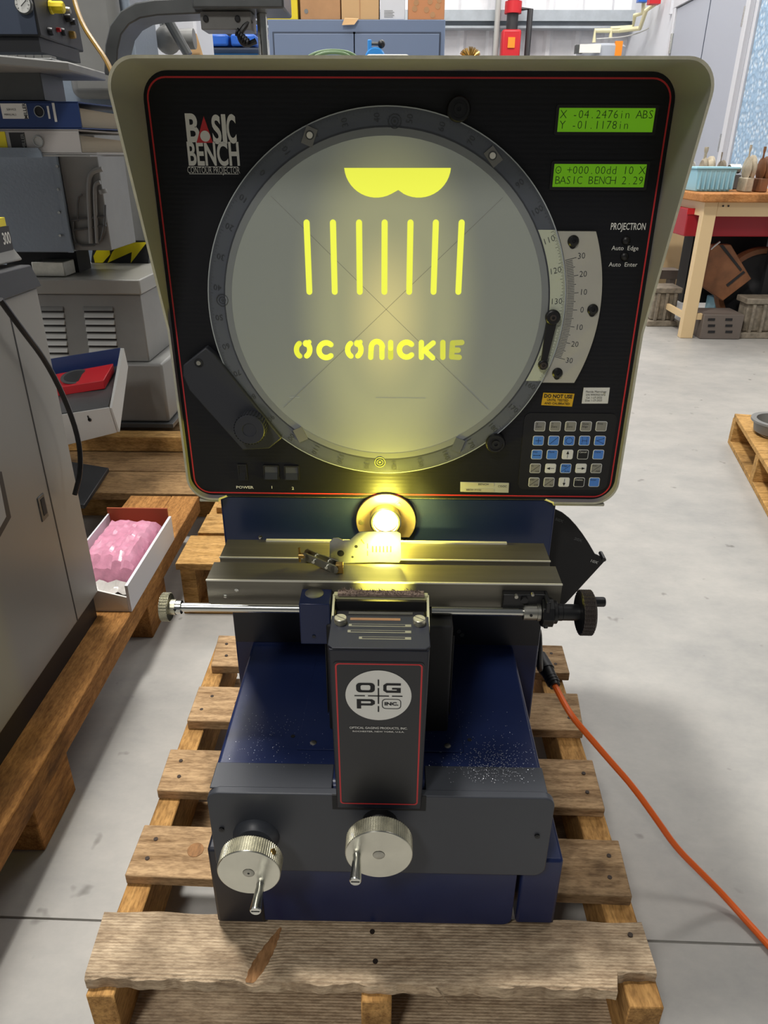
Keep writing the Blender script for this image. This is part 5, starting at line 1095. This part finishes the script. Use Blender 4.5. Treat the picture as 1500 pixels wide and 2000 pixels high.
s = MB(); q4 = [lerp2(.05, .42), lerp2(.90, .42), lerp2(.96, .82), lerp2(.05, .82)]; s.hexa([v_+Vector((0, 0, .003)) for v_ in q4], [v_+Vector((0, 0, .028)) for v_ in q4]); rp = obj('red_plate', s, M_redp, wt_, bevel=.002)
cc_ = lerp2(.58, .62)+Vector((0, 0, .0285)); s = MB(); s.lathe(cc_, (0, -.2, 1), [(.044, 0), (.044, .002), (.036, .002)], 28); s.mi = 1; s.lathe(cc_, (0, -.2, 1), [(.036, .0015), (.034, .0028)], 28); obj('round_opening', s, [M_dgrey, M_blackm], rp)
s = MB(); sA, sB, sC, sD = P(140, 905, Z=.158), P(213, 917, Z=.158), P(165, 990, Z=.158), P(120, 985, Z=.158)
q4 = [Vector((v_.x, v_.y, .1515)) for v_ in (sD, sC, sB, sA)]; s.hexa(q4, [v_+Vector((0, 0, .0125)) for v_ in q4]); obj('black_slab', s, M_cabd, label='flat dark rubber slab lying behind the carton at the foot of the grey cabinet', cat='slab', bevel=.002)

# ------------------------------------------------------------------ milling head arch and blue stand
AY = 1.75
ar_ = thing('milling_spindle', (P(470, 60, Y=AY).x, AY, 1.2), 'dark grey machine head on a curved arm behind the projector, top left', 'milling machine')
path = [P(u, v, Y=AY) for u, v in ((222, 150), (224, 95), (232, 62), (250, 38), (275, 24), (310, 18), (350, 16), (400, 14))]
s = MB(); n = len(path); vs = []
for i, p in enumerate(path):
    d = (path[min(i+1, n-1)]-path[max(i-1, 0)]).normalized(); nn = Vector((d.z, 0, -d.x)).normalized()*.020
    vs += [p-nn+Vector((0, -.03, 0)), p+nn+Vector((0, -.03, 0)), p+nn+Vector((0, .10, 0)), p-nn+Vector((0, .10, 0))]
fs = [(4*i+k, 4*i+(k+1) % 4, 4*(i+1)+(k+1) % 4, 4*(i+1)+k) for i in range(n-1) for k in range(4)]+[(0, 1, 2, 3), (4*n-1, 4*n-2, 4*n-3, 4*n-4)]
s.add(vs, fs); obj('curved_arm', s, M_dgrey, ar_, bevel=.004, sharp=50)
a = P(385, 22, Y=AY); b_ = P(560, 22, Y=AY)
obj('head_casting', MB().box(a.x, b_.x, AY-.06, AY+.12, a.z-.002, a.z+.08), M_dgrey, ar_, bevel=.006)
a2 = P(393, 58, Y=AY-.03); b2_ = P(489, 20, Y=AY-.03)
hbk = obj('head_block', MB().box(a2.x, b2_.x, AY-.03, AY+.06, a2.z, a.z-.003), M_greym, ar_, bevel=.003)
for u, v in ((402, 37), (464, 37)):
    p = P(u, v, Y=AY-.031); s = MB(); s.lathe((p.x, AY-.0305, p.z), (0, -1, 0), [(.0085, 0), (.0085, .003), (.006, .005)], 16); obj('bolt', s, M_blackm, hbk)
pc = P(513, 60, Y=AY+.02); obj('steel_post', MB().cyl((pc.x, AY+.02, 1.08), (pc.x, AY+.02, a.z-.003), .0155, n=28), M_steel, ar_)
obj('post_collar', MB().cyl((pc.x, AY+.02, 1.22), (pc.x, AY+.02, 1.27), .0175, n=28), M_steelr, ar_)
s = MB(); s.tube([P(490, 40, Y=AY-.02), P(475, 55, Y=AY-.03), P(466, 72, Y=AY-.03), P(478, 90, Y=AY-.02), P(500, 80, Y=AY-.01)], .008, 8, 2)
for k in range(6): q = P(462+4*k, 62+4*k, Y=AY-.03); s.cyl(q, q+Vector((.004, 0, -.002)), .0115, n=10)
obj('black_hose', s, M_black, ar_)
# white machine and clamp parts behind the arch
wm = thing('white_stand_machine', (P(340, 60, Y=2.6).x, 2.65, 0), 'white machine cover with grey clamp castings seen through the curved arm', 'machine')
a = P(262, 30, Y=2.6); b_ = P(388, 108, Y=2.6)
obj('white_cover', MB().box(a.x, b_.x, 2.6, 2.9, 0, a.z-.0+.2), M_wall, wm, bevel=.01)
s = MB(); s.cyl(P(310, 78, Y=2.5), P(380, 76, Y=2.5), .035, n=16); s.cyl(P(322, 40, Y=2.5), P(328, 82, Y=2.5), .022, n=14); s.cyl(P(318, 36, Y=2.5), P(336, 34, Y=2.5), .030, .015, n=14); s.sphere(P(328, 78, Y=2.49), .05)
obj('clamp_casting', s, M_greym, wm); obj('clamp_bar', MB().cyl(P(322, 28, Y=2.4), P(368, 108, Y=2.4), .018, n=10), M_dgrey, wm)
s = MB(); s.cyl(P(262, 60, Y=2.45), P(285, 115, Y=2.45), .030, n=12); obj('black_strut', s, M_black, wm)
s = MB()
for k in range(8): q = P(290+R.uniform(-8, 8), 58+6.5*k, Y=2.47); s.sphere(q, .016, 8, 6)
obj('link_chain', s, M_bcabd, wm)
obj('cream_panel', MB().hexa([P(358, 112, Y=2.56), P(398, 112, Y=2.56), P(398, 112, Y=2.58), P(358, 112, Y=2.58)], [P(375, 62, Y=2.56), P(384, 66, Y=2.56), P(384, 66, Y=2.58), P(375, 62, Y=2.58)]), M_card3, wm)
br_ = thing('blue_bin_rack', (P(440, 80, Y=3.2).x, 3.3, 0), 'bright blue rack of bins behind the machine head', 'rack')
def blk_(name, u0, v0, u1, v1, Y, dep, m, parent, **k):
    a = P(u0, v0, Y=Y); b_ = P(u1, v1, Y=Y); return obj(name, MB().box(a.x, b_.x, Y, Y+dep, b_.z, a.z), m, parent, **k)
blk_('rack_frame', 380, 48, 505, 62, 3.2, .3, M_blue, br_, bevel=.005); blk_('rack_frame', 383, 28, 398, 110, 3.2, .3, M_blue, br_, bevel=.005)
blk_('blue_bin', 400, 66, 446, 90, 3.15, .25, M_blue, br_, bevel=.01); blk_('blue_bin', 449, 66, 500, 90, 3.15, .25, M_blue, br_, bevel=.01)
blk_('shelf', 398, 93, 505, 97, 3.15, .4, M_bcabd, br_); blk_('rack_panel', 398, 97, 505, 140, 3.3, .1, M_skyb, br_)
obj('rack_leg', MB().box(P(440, 80, Y=3.2).x-.1, P(440, 80, Y=3.2).x+.1, 3.35, 3.5, 0, 1.2), M_blue, br_)
for k in range(6): q = P(405+17*k, 57, Y=3.195); obj('rack_hole', MB().cyl((q.x, 3.194, q.z), (q.x, 3.199, q.z), .012, n=10), M_skyb, br_)
blk_('white_post', 484, 20, 500, 720, 3.6, .1, M_wall, None, label='white upright post behind the machine head', cat='post')

# ------------------------------------------------------------------ slate blue storage cabinet with boxes
YC = 5.12
sc_ = thing('storage_cabinet', (-.31, 5.35, 0), 'slate blue two-door storage cabinet with boxes on top, behind the projector', 'cabinet')
obj('cabinet_shell', MB().box(-.924, .302, YC, 5.57, 0, 1.829), M_bcab, sc_, bevel=.004)
xs = P(692, 80, Y=YC).x
for x0_, x1_ in ((-.885, xs-.004), (xs+.004, .262)): 
    dr = obj('cabinet_door', MB().box(x0_, x1_, YC-.012, YC-.001, .10, 1.745), M_bcab, sc_, bevel=.003); obj('door_gap', MB().band(rrect(x0_-.012, x1_+.012, .088, 1.757, .003, 2), rrect(x0_-.001, x1_+.001, .099, 1.746, .002, 2), 'y', YC-.003, YC-.0005), M_bcabd, dr)
ZC = 1.8295
def cbox(name, u0, u1, hgt, dep, m, lab_, cat, y=YC+.02):
    a = P(u0, 30, Y=y).x; b_ = P(u1, 30, Y=y).x; return obj(name, MB().box(a, b_, y, y+dep, ZC+.0005, ZC+hgt), m, label=lab_, cat=cat, bevel=.004)
yb_ = cbox('yellow_bin', 521, 582, .22, .3, M_ybin, 'yellow plastic bin at the left end of the slate blue cabinet top', 'bin'); a = P(540, 16, Y=YC+.019)
obj('bin_slot', MB().box(a.x, a.x+.09, YC+.012, YC+.0195, a.z-.012, a.z+.012), mat('bin_slot_yellow', '#c9ad10', .5), yb_)
b1 = cbox('brown_carton', 587, 665, .26, .35, M_card, 'plain brown carton beside the yellow bin', 'carton'); q = P(598, 22, Y=YC+.019); obj('printed_mark', MB().cyl((q.x, YC+.0185, q.z), (q.x, YC+.0199, q.z), .014, n=14), M_greym, b1)
b2 = cbox('tan_carton', 667, 740, .24, .3, M_card3, 'pale tan carton with torn flap in the middle of the cabinet top', 'carton')
s = MB(); fl_ = [P(673, 36, Y=YC-.02), P(700, 37, Y=YC-.02), P(692, 48, Y=YC-.03), P(668, 49, Y=YC-.03)]; s.hexa(fl_, [q+Vector((0, .006, .004)) for q in fl_]); obj('torn_flap', s, M_card3, b2); q = P(702, 20, Y=YC+.0195); obj('carton_seam', MB().box(q.x, q.x+.006, YC+.0185, YC+.0199, ZC+.002, ZC+.235), M_card, b2)
b3 = cbox('white_carton', 743, 791, .24, .3, M_wbox, 'white carton with a shipping label, second box from the right on the cabinet', 'carton')
s = MB(); q = P(756, 20, Y=YC+.019)
for k in range(5): s.box(q.x-.02, q.x+.04+.01*(k % 2), YC+.0185, YC+.0199, q.z-.004-.009*k, q.z-.001-.009*k)
obj('label_print', s, M_greym, b3)
b4 = cbox('orange_carton', 797, 868, .24, .3, M_card2, 'orange-brown carton with round prints at the right end of the cabinet top', 'carton')
for u, v in ((813, 8), (840, 6), (858, 3), (810, 20), (833, 22), (855, 15), (845, 32)):
    q = P(u, v-3, Y=YC+.019); obj('round_print', MB().cyl((q.x, YC+.0185, q.z), (q.x, YC+.0199, q.z), .018, n=14), M_card, b4)
# blue clamp stand, green hose coil, brush, case standing behind the projector top
pc = P(730, 95, Y=3.0); s = MB(); a = P(718, 78, Y=3.0); b_ = P(726, 110, Y=3.0)
cs = thing('blue_press', (a.x, 3.0, 0), 'small bright blue press with a black ball handle behind the projector top', 'press')
obj('press_post', MB().box(a.x, b_.x, 2.98, 3.02, 0, a.z), M_skyb, cs, bevel=.004); h1 = P(722, 85, Y=2.99); h2 = P(745, 86, Y=2.99); obj('press_lever', MB().cyl(h1, h2, .007, n=10), M_dgrey, cs); obj('ball_grip', MB().sphere(h2, .017, 14, 8), M_black, cs)
s = MB(); q = P(733, 102, Y=3.0); s.lathe((q.x, 2.97, q.z-.03), (0, 1, 0), [(.042, 0), (.048, .01), (.048, .05), (.042, .06)], 28); obj('press_wheel', s, M_skyb, cs)
s = MB()
for k in range(2): s.tube([P(590+12*k, 112, Y=.36-.03*k)+Vector((0, 0, -.004)), P(618+8*k, 102+3*k, Y=.36-.03*k), P(650, 98+4*k, Y=.36-.03*k), P(684-8*k, 102+3*k, Y=.36-.03*k), P(704-12*k, 112, Y=.36-.03*k)+Vector((0, 0, -.004))], .0022, 8, 2)
obj('green_hose', s, M_greenh, label='green braided hose looped on top of the projector head', cat='hose')
a = P(706, 104, Y=.34); b_ = P(808, 112, Y=.34); obj('grey_case', MB().box(a.x, b_.x, .34, .39, 1.0773, a.z), M_lgrey, label='flat pale grey case lying on top of the projector head', cat='case', bevel=.01)
s = MB(); q = P(918, 112, Y=2.6)
for k in range(26): a = math.radians(20+140*k/25); s.cyl((q.x, 2.6, q.z-.005), (q.x+.045*math.cos(a), 2.6+R.uniform(-.02, .02), q.z+.036*math.sin(a)), .004, .0015, n=5)
s.box(q.x-.05, q.x+.05, 2.57, 2.63, q.z-.12, q.z-.004)
obj('scrub_brush', s, M_brass, label='straw-coloured brush showing above the hood right of the cabinet', cat='brush')
# bench under that brush so it stands on something
obj('low_white_bench', MB().box(P(880, 110, Y=2.5).x, P(985, 110, Y=2.5).x, 2.5, 2.9, 0, q.z-.1205), M_wall, label='white bench behind the projector, under the straw-coloured brush', cat='bench')

# ------------------------------------------------------------------ pipes and water heater on the back wall
rp_ = thing('fire_riser_pipe', (1.1, 7.9, 0), 'black fire riser pipe with a red valve against the white wall', 'pipe')
px_ = P(1000, 50, Y=7.9).x; obj('riser', MB().cyl((px_, 7.9, 0), (px_, 7.9, 3.2), .058, n=20), M_pipe, rp_)
q = P(1000, 15, Y=7.9); obj('red_coupling', MB().cyl((px_, 7.9, q.z-.05), (px_, 7.9, q.z+.05), .085, n=20), M_redp, rp_)
q = P(998, 88, Y=7.85); s = MB(); s.box(q.x-.10, q.x+.09, 7.80, 7.95, q.z-.25, q.z+.13); vv = obj('red_valve', s, M_redp, rp_, bevel=.02); obj('valve_tag', MB().box(q.x-.04, q.x+.03, 7.79, 7.799, q.z-.03, q.z+.06), M_orangel, vv)
s = MB(); zq = P(1015, 18, Y=7.9).z; s.tube([(px_, 7.9, zq), (P(1036, 18, Y=7.9).x, 7.9, zq), (P(1036, 18, Y=7.9).x, 7.9, 0)], .030, 10); obj('branch_pipe', s, M_pipe, rp_)
xq = P(970, 60, Y=8.05).x; obj('conduit', MB().cyl((xq, 8.05, 0), (xq, 8.05, 3.2), .028, n=12), M_lgrey, label='pale vertical conduit left of the black riser pipe', cat='conduit')
wh = thing('water_heater', (1.97, 7.6, 0), 'grey cylindrical water heater beside the cream pipes', 'water heater')
xh_ = P(1175, 90, Y=7.6).x; zh = P(1175, 83, Y=7.35).z
obj('heater_tank', MB().lathe((xh_, 7.6, 0), (0, 0, 1), [(.22, 0), (.235, .02), (.235, zh-.02), (.215, zh)], 36), M_heater, wh)
q = P(1150, 95, Y=7.36); obj('heater_label', MB().box(q.x-.09, q.x+.11, 7.345, 7.362, q.z-.035, q.z+.035), M_white, wh); q = P(1208, 95, Y=7.4); obj('heater_label', MB().box(q.x-.04, q.x+.03, 7.38, 7.41, q.z-.08, q.z+.06), M_orangel, wh, label='orange-edged label'); q = P(1132, 95, Y=7.4); obj('heater_label', MB().box(q.x-.04, q.x+.03, 7.38, 7.45, q.z-.04, q.z+.03), M_dgrey, wh)
s = MB()
Yp = 7.65
s.tube([P(1160, 83, Y=Yp), P(1162, 60, Y=Yp), P(1210, 60, Y=Yp), P(1250, 55, Y=Yp-.2), P(1262, 20, Y=Yp-.35), P(1280, 8, Y=Yp-.4), P(1282, -20, Y=Yp-.4)], .020, 8); s.tube([P(1192, 76, Y=Yp), P(1194, 56, Y=Yp), P(1236, 53, Y=Yp), P(1240, 30, Y=Yp-.1), P(1256, 26, Y=Yp-.2), P(1258, -15, Y=Yp-.2)], .020, 8)
obj('cream_pipework', s, M_cpvc, label='cream plastic pipework rising from the water heater', cat='pipes')
s = MB(); s.tube([P(1165, 76, Y=7.5), P(1230, 72, Y=7.5), P(1280, 50, Y=7.6), P(1290, 10, Y=7.6)], .006, 6, 2); obj('steel_line', s, M_lgrey, label='thin grey wire looping beside the cream pipes', cat='wire')
q = P(1277, 6, Y=Yp-.48); obj('red_valve_handle', MB().box(q.x-.05, q.x+.05, Yp-.52, Yp-.43, q.z-.01, q.z+.05), M_redp, label='red valve handle on the cream pipe', cat='valve handle'); q = P(1253, 0, Y=Yp-.25); obj('blue_valve_handle', MB().box(q.x-.04, q.x+.05, Yp-.3, Yp-.225, q.z-.02, q.z+.03), M_blue, label='blue valve handle on the cream pipe', cat='valve handle')

# ------------------------------------------------------------------ workbench on the right
wbn = thing('workbench', (2.3, 3.95, 0), 'butcher-block workbench with tan steel legs at the right edge', 'workbench')
BZ = P(1375, 378, Y=3.55).z; bx = P(1375, 378, Y=3.55).x
bx_l = bx-.0
bt = MB(); bt.box(bx, 2.37, 3.55, 4.45, BZ-.045, BZ); obj('bench_top', bt, M_bench, wbn, bevel=.008, seg=3)
lt = BZ-.046
def leg(x0_, y0_): obj('bench_leg', MB().box(x0_, x0_+.075, y0_, y0_+.055, 0, lt), M_tan, wbn, bevel=.003)
leg(bx+.035, 3.60); leg(bx+.035, 4.36); leg(2.28, 3.60)
s = MB(); s.box(bx+.111, 2.37, 3.605, 3.615, lt-.075, lt-.001); ap = obj('bench_apron', s, M_tan, wbn, bevel=.002); s = MB(); s.box(bx+.04, bx+.05, 3.66, 4.35, lt-.075, lt-.001); obj('bench_apron', s, M_tan, wbn)
s = MB(); s.box(bx+.111, bx+.23, 3.61, 3.64, .11, .145); obj('bench_brace', s, M_tan, wbn); s = MB(); s.box(bx+.04, bx+.06, 3.66, 4.35, .11, .145); obj('bench_brace', s, M_tan, wbn)
for k in range(2): obj('bolt', MB().cyl((bx+.14+.03*k, 3.600, lt-.02), (bx+.14+.03*k, 3.6045, lt-.02), .005, n=8), M_cabd, ap)
rc = thing('red_drawer_cart', (2.2, 4.1, .3), 'dark red metal tray cart under the workbench', 'cart')
za_, zb_2 = P(1400, 408, Y=3.75).z, P(1400, 462, Y=3.75).z; xa_ = P(1327, 440, Y=3.85).x
obj('red_tray', MB().box(xa_, 2.36, 3.75, 4.3, zb_2, za_), M_crimson, rc, bevel=.006); obj('red_lip', MB().box(xa_-.005, 2.36, 3.744, 3.7495, za_-.03, za_+.003), M_redp, rc)
obj('under_cart_dark', MB().box(xa_+.2, 2.36, 4.12, 4.28, .12, zb_2-.001), M_blackm, rc)  # black block added for the dark shade under the cart
obj('cart_leg', MB().box(2.24, 2.28, 3.8, 3.84, .04, zb_2-.001), M_cabd, rc)
wl = thing('cart_wheel', (2.14, 3.9, 0), 'large black spoked rubber wheel under the workbench', 'wheel')
q = P(1478, 555, Y=3.9); s = MB(); R0 = P(1478, 473, Y=3.9).z-q.z+.0
cz0 = max(R0, q.z)
s.lathe((q.x, 3.86, R0+.001), (0, 1, 0), [(R0*.86, 0), (R0*.97, .005), (R0, .03), (R0, .06), (R0*.97, .085), (R0*.86, .09)], 48, False); obj('tyre', s, M_rusty, wl); s = MB(); s.lathe((q.x, 3.875, R0+.001), (0, 1, 0), [(.03, -.01), (.05, .0), (R0*.5, .02), (R0*.84, .005), (R0*.86, .03), (R0*.5, .05), (.03, .05)], 40); obj('wheel_disc', s, M_rubber, wl)
s = MB()
A2 = [P(u, v, Y=3.78) for u, v in ((1370, 530), (1392, 478), (1428, 478), (1468, 545), (1412, 588), (1372, 560))]
s.prism([(p.x, p.z) for p in A2], 'y', 3.78, 3.84)
ra = obj('rusty_casting', s, M_rusty, label='rusty brown slotted angle plate propped against the bench wheel', cat='casting', bevel=.004)
s = MB(); A3 = [P(u, v, Y=3.779) for u, v in ((1405, 479), (1446, 530), (1449, 526), (1412, 478))]; s.prism([(p.x, p.z) for p in A3], 'y', 3.776, 3.779); A3 = [P(u, v, Y=3.779) for u, v in ((1418, 556), (1452, 529), (1455, 532), (1421, 560))]; s.prism([(p.x, p.z) for p in A3], 'y', 3.776, 3.779); obj('slot', s, M_blackm, ra)
q = P(1398, 478, Y=3.77); obj('hook_bolt', MB().tube([P(1388, 487, Y=3.77), P(1398, 478, Y=3.77), P(1406, 472, Y=3.77)], .006, 8, 1), M_steel, ra)
# crate, castings on floor
ct = thing('plastic_crate', (1.96, 3.62, 0), 'brown slotted crate on the floor under the workbench', 'crate')
a = P(1367, 660, Y=3.58); b_ = P(1455, 615, Y=3.58); obj('crate_wall', MB().box(a.x, b_.x, 3.58, 3.80, 0.001, b_.z), M_crate, ct, bevel=.004)
for i in range(3):
    for j in range(2):
        q = P(1385+34*j, 623+12*i, Y=3.579); obj('crate_slot', MB().box(q.x-.006, q.x+.035, 3.577, 3.5795, q.z-.010, q.z+.004), M_blackm, ct)
def casting(u0, v0, u1, v1, Y, dep, lab_, m=M_casting, prof=None):
    a = P(u0, v0, Y=Y); b_ = P(u1, v1, Y=Y); t = thing('iron_casting', ((a.x+b_.x)/2, Y+dep/2, 0), lab_, 'casting'); h = a.z; z0 = .001
    obj('casting_foot', MB().box(a.x-.015, b_.x+.015, Y-.02, Y+dep, z0, z0+.035), m, t, bevel=.004); obj('casting_web', MB().box(a.x+.01, b_.x-.01, Y+.01, Y+dep-.03, z0+.0355, h-.035), m, t, bevel=.008); obj('casting_cap', MB().box(a.x-.005, b_.x+.005, Y-.005, Y+dep-.01, h-.0345, h), m, t, bevel=.005)
    for k in range(3): x = a.x+(b_.x-a.x)*(.2+.3*k); obj('casting_rib', MB().box(x-.008, x+.008, Y-.012, Y+.0095, z0+.0355, h-.035), m, t)
    return t
casting(1278, 562, 1318, 645, 3.95, .2, 'weathered iron casting with vertical ribs left of the tan bench leg')
casting(1462, 583, 1510, 680, 3.62, .16, 'heavy grey-brown iron bracket at the right edge under the bench')
a = P(1400, 575, Y=3.95); b_ = P(1440, 615, Y=3.95); s = MB(); s.box(a.x, b_.x, 3.95, 4.1, .001, b_.z+.10); obj('pale_blue_bin', s, M_tub, label='pale blue bin behind the brown crate under the bench', cat='bin', bevel=.006)
obj('steel_beam', MB().box(P(1262, 530, Y=4.6).x, P(1330, 530, Y=4.6).x, 4.6, 4.75, P(1300, 545, Y=4.6).z, P(1300, 528, Y=4.6).z), M_crate, label='brown timber beam left of the tan bench leg, above the ribbed casting', cat='beam')
for x_, sd_ in ((P(1268, 530, Y=4.6).x, 'left'), (P(1322, 530, Y=4.6).x-.03, 'right')): obj('trestle_post', MB().box(x_, x_+.04, 4.62, 4.70, 0, P(1300, 545, Y=4.6).z-.0005), M_crate, label='brown post under the %s end of the timber beam behind the bench' % sd_, cat='post')
obj('tan_sheet', MB().box(P(1290, 470, Y=4.72).x, P(1350, 470, Y=4.72).x, 4.80, 4.83, 0, P(1300, 440, Y=4.8).z), M_tan, label='tan panel standing behind the bench beyond the red cart', cat='sheet')
# on the bench
ta, tb2 = P(1361, 361, Y=3.78), P(1442, 330, Y=3.78)
tb = thing('pale_blue_tub', ((ta.x+tb2.x)/2, 3.9, BZ), 'pale blue ribbed plastic tub on the workbench', 'tub')
zt4 = P(1400, 326, Y=3.78).z
obj('tub_wall', MB().hexa([(ta.x+.005, 3.80, BZ+.001), (tb2.x-.02, 3.80, BZ+.001), (tb2.x-.02, 4.0, BZ+.001), (ta.x+.005, 4.0, BZ+.001)], [(ta.x-.012, 3.78, zt4-.012), (tb2.x, 3.78, zt4-.012), (tb2.x, 4.02, zt4-.012), (ta.x-.012, 4.02, zt4-.012)]), M_tub, tb, bevel=.004)
obj('tub_rim', MB().box(ta.x-.02, tb2.x+.010, 3.77, 4.03, zt4-.0118, zt4), M_tub, tb, bevel=.003)
for k in range(8): x = ta.x+.015+(tb2.x-ta.x-.03)*k/7; obj('tub_rib', MB().box(x-.004, x+.004, 3.780, 3.797, BZ+.012, zt4-.014), M_tub, tb)
M_cast2 = mat('pale_casting', '#b0a48e', .55, metal=.2, var=.3, vscale=25)
cast_labels = [('small bright fitting at the left end of the bench, behind the blue tub', 1347, 1364, 308, M_steelr), ('knobbly cast valve with a raised spout behind the blue tub', 1372, 1406, 296, M_cast2), ('squat cast block behind the middle of the blue tub', 1407, 1424, 305, M_casting), ('dark coiled spring fitting behind the right end of the blue tub', 1425, 1456, 305, M_dgrey), ('pale cast bearing block on the bench right of the blue tub', 1460, 1486, 293, M_cast2), ('brown cast housing at the right edge of the bench', 1488, 1515, 296, M_rusty)]
for i, (lab_, u0, u1, v, m) in enumerate(cast_labels):
    Yk = 4.10 if i < 4 else 3.72
    a = P(u0, 345, Y=Yk); b_ = P(u1, v, Y=Yk); w_ = b_.x-a.x; cxk = (a.x+b_.x)/2; h = b_.z-BZ
    t = thing('machine_fitting', (cxk, Yk+.06, BZ), lab_, 'fitting', 'machine fittings on the workbench' if False else None)
    s = MB()
    if i == 3:
        obj('fitting_base', MB().box(a.x, b_.x, Yk, Yk+.12, BZ+.001, BZ+h*.45), m, t, bevel=.004)
        for k in range(6): s.lathe((a.x+w_*(.1+.15*k), Yk+.05, BZ+h*.62), (1, .3, 0), [(.022, 0), (.028, .006), (.022, .012)], 12)
        obj('spring_coil', s, M_steelr, t)
    else:
        obj('fitting_base', MB().box(a.x, b_.x, Yk, Yk+.12, BZ+.001, BZ+h*.35), m, t, bevel=.006)
        s.lathe((a.x+.004, Yk+.055, BZ+h*.56), (1, 0, 0), [(h*.22, 0), (h*.30, w_*.15), (h*.25, w_*.3), (h*.33, w_*.6), (h*.33, w_*.75), (h*.2, w_*.9)], 18); obj('fitting_barrel', s, m, t)
        x_ = a.x+w_*.2; obj('fitting_spout', MB().lathe((x_, Yk+.055, BZ+h*.6), (0, 0, 1), [(w_*.12, 0), (w_*.10, h*.35), (w_*.16, h*.42), (w_*.16, h*.52)], 12), m, t)
# ------------------------------------------------------------------ small pallet at right edge
rp2 = thing('small_yellow_pallet', (1.6, 1.6, 0), 'new yellow pine pallet at the right edge of the floor', 'pallet')
# edges run obliquely: corner nearest the bench and the long side coming towards the camera
Zt = .12
k0 = P(1434, 806, Z=Zt); k1 = P(1500, 912, Z=Zt); dirv = (Vector((k1.x-k0.x, k1.y-k0.y, 0))).normalized(); perp = Vector((-dirv.y, dirv.x, 0))
perp = perp if perp.x > 0 else -perp
def qb(name, s0, s1, t0, t1, z0, z1, m):
    b = [k0+dirv*s_+perp*t_ for s_, t_ in ((s0, t0), (s1, t0), (s1, t1), (s0, t1))]; return obj(name, MB().hexa([(v_.x, v_.y, z0) for v_ in b], [(v_.x, v_.y, z1) for v_ in b]), m, rp2, bevel=.0015, seg=1)
for k in range(5): qb('deck_board', .01+.0*k, .85, .02+.14*k+(0 if k else -.02), .11+.14*k, Zt-.018, Zt, M_wyel)
for k in range(3): qb('bearer', .0+.39*k, .04+.39*k, 0, .66, .018, Zt-.0185, M_wyel)
qb('bottom_board', 0, .85, 0, .09, 0, .0178, M_wyel); qb('bottom_board', 0, .85, .55, .64, 0, .0178, M_wyel)
pc = P(1502, 828, Z=.16); s = MB(); s.lathe((pc.x+.03, pc.y, Zt+.001), (0, 0, 1), [(.05, 0), (.072, .012), (.078, .045), (.088, .048), (.088, .055), (.070, .055), (.060, .02)], 32, False); bw = obj('grey_round_fitting', s, M_greym, label='round grey cast bowl resting on the right-edge pallet', cat='bowl')
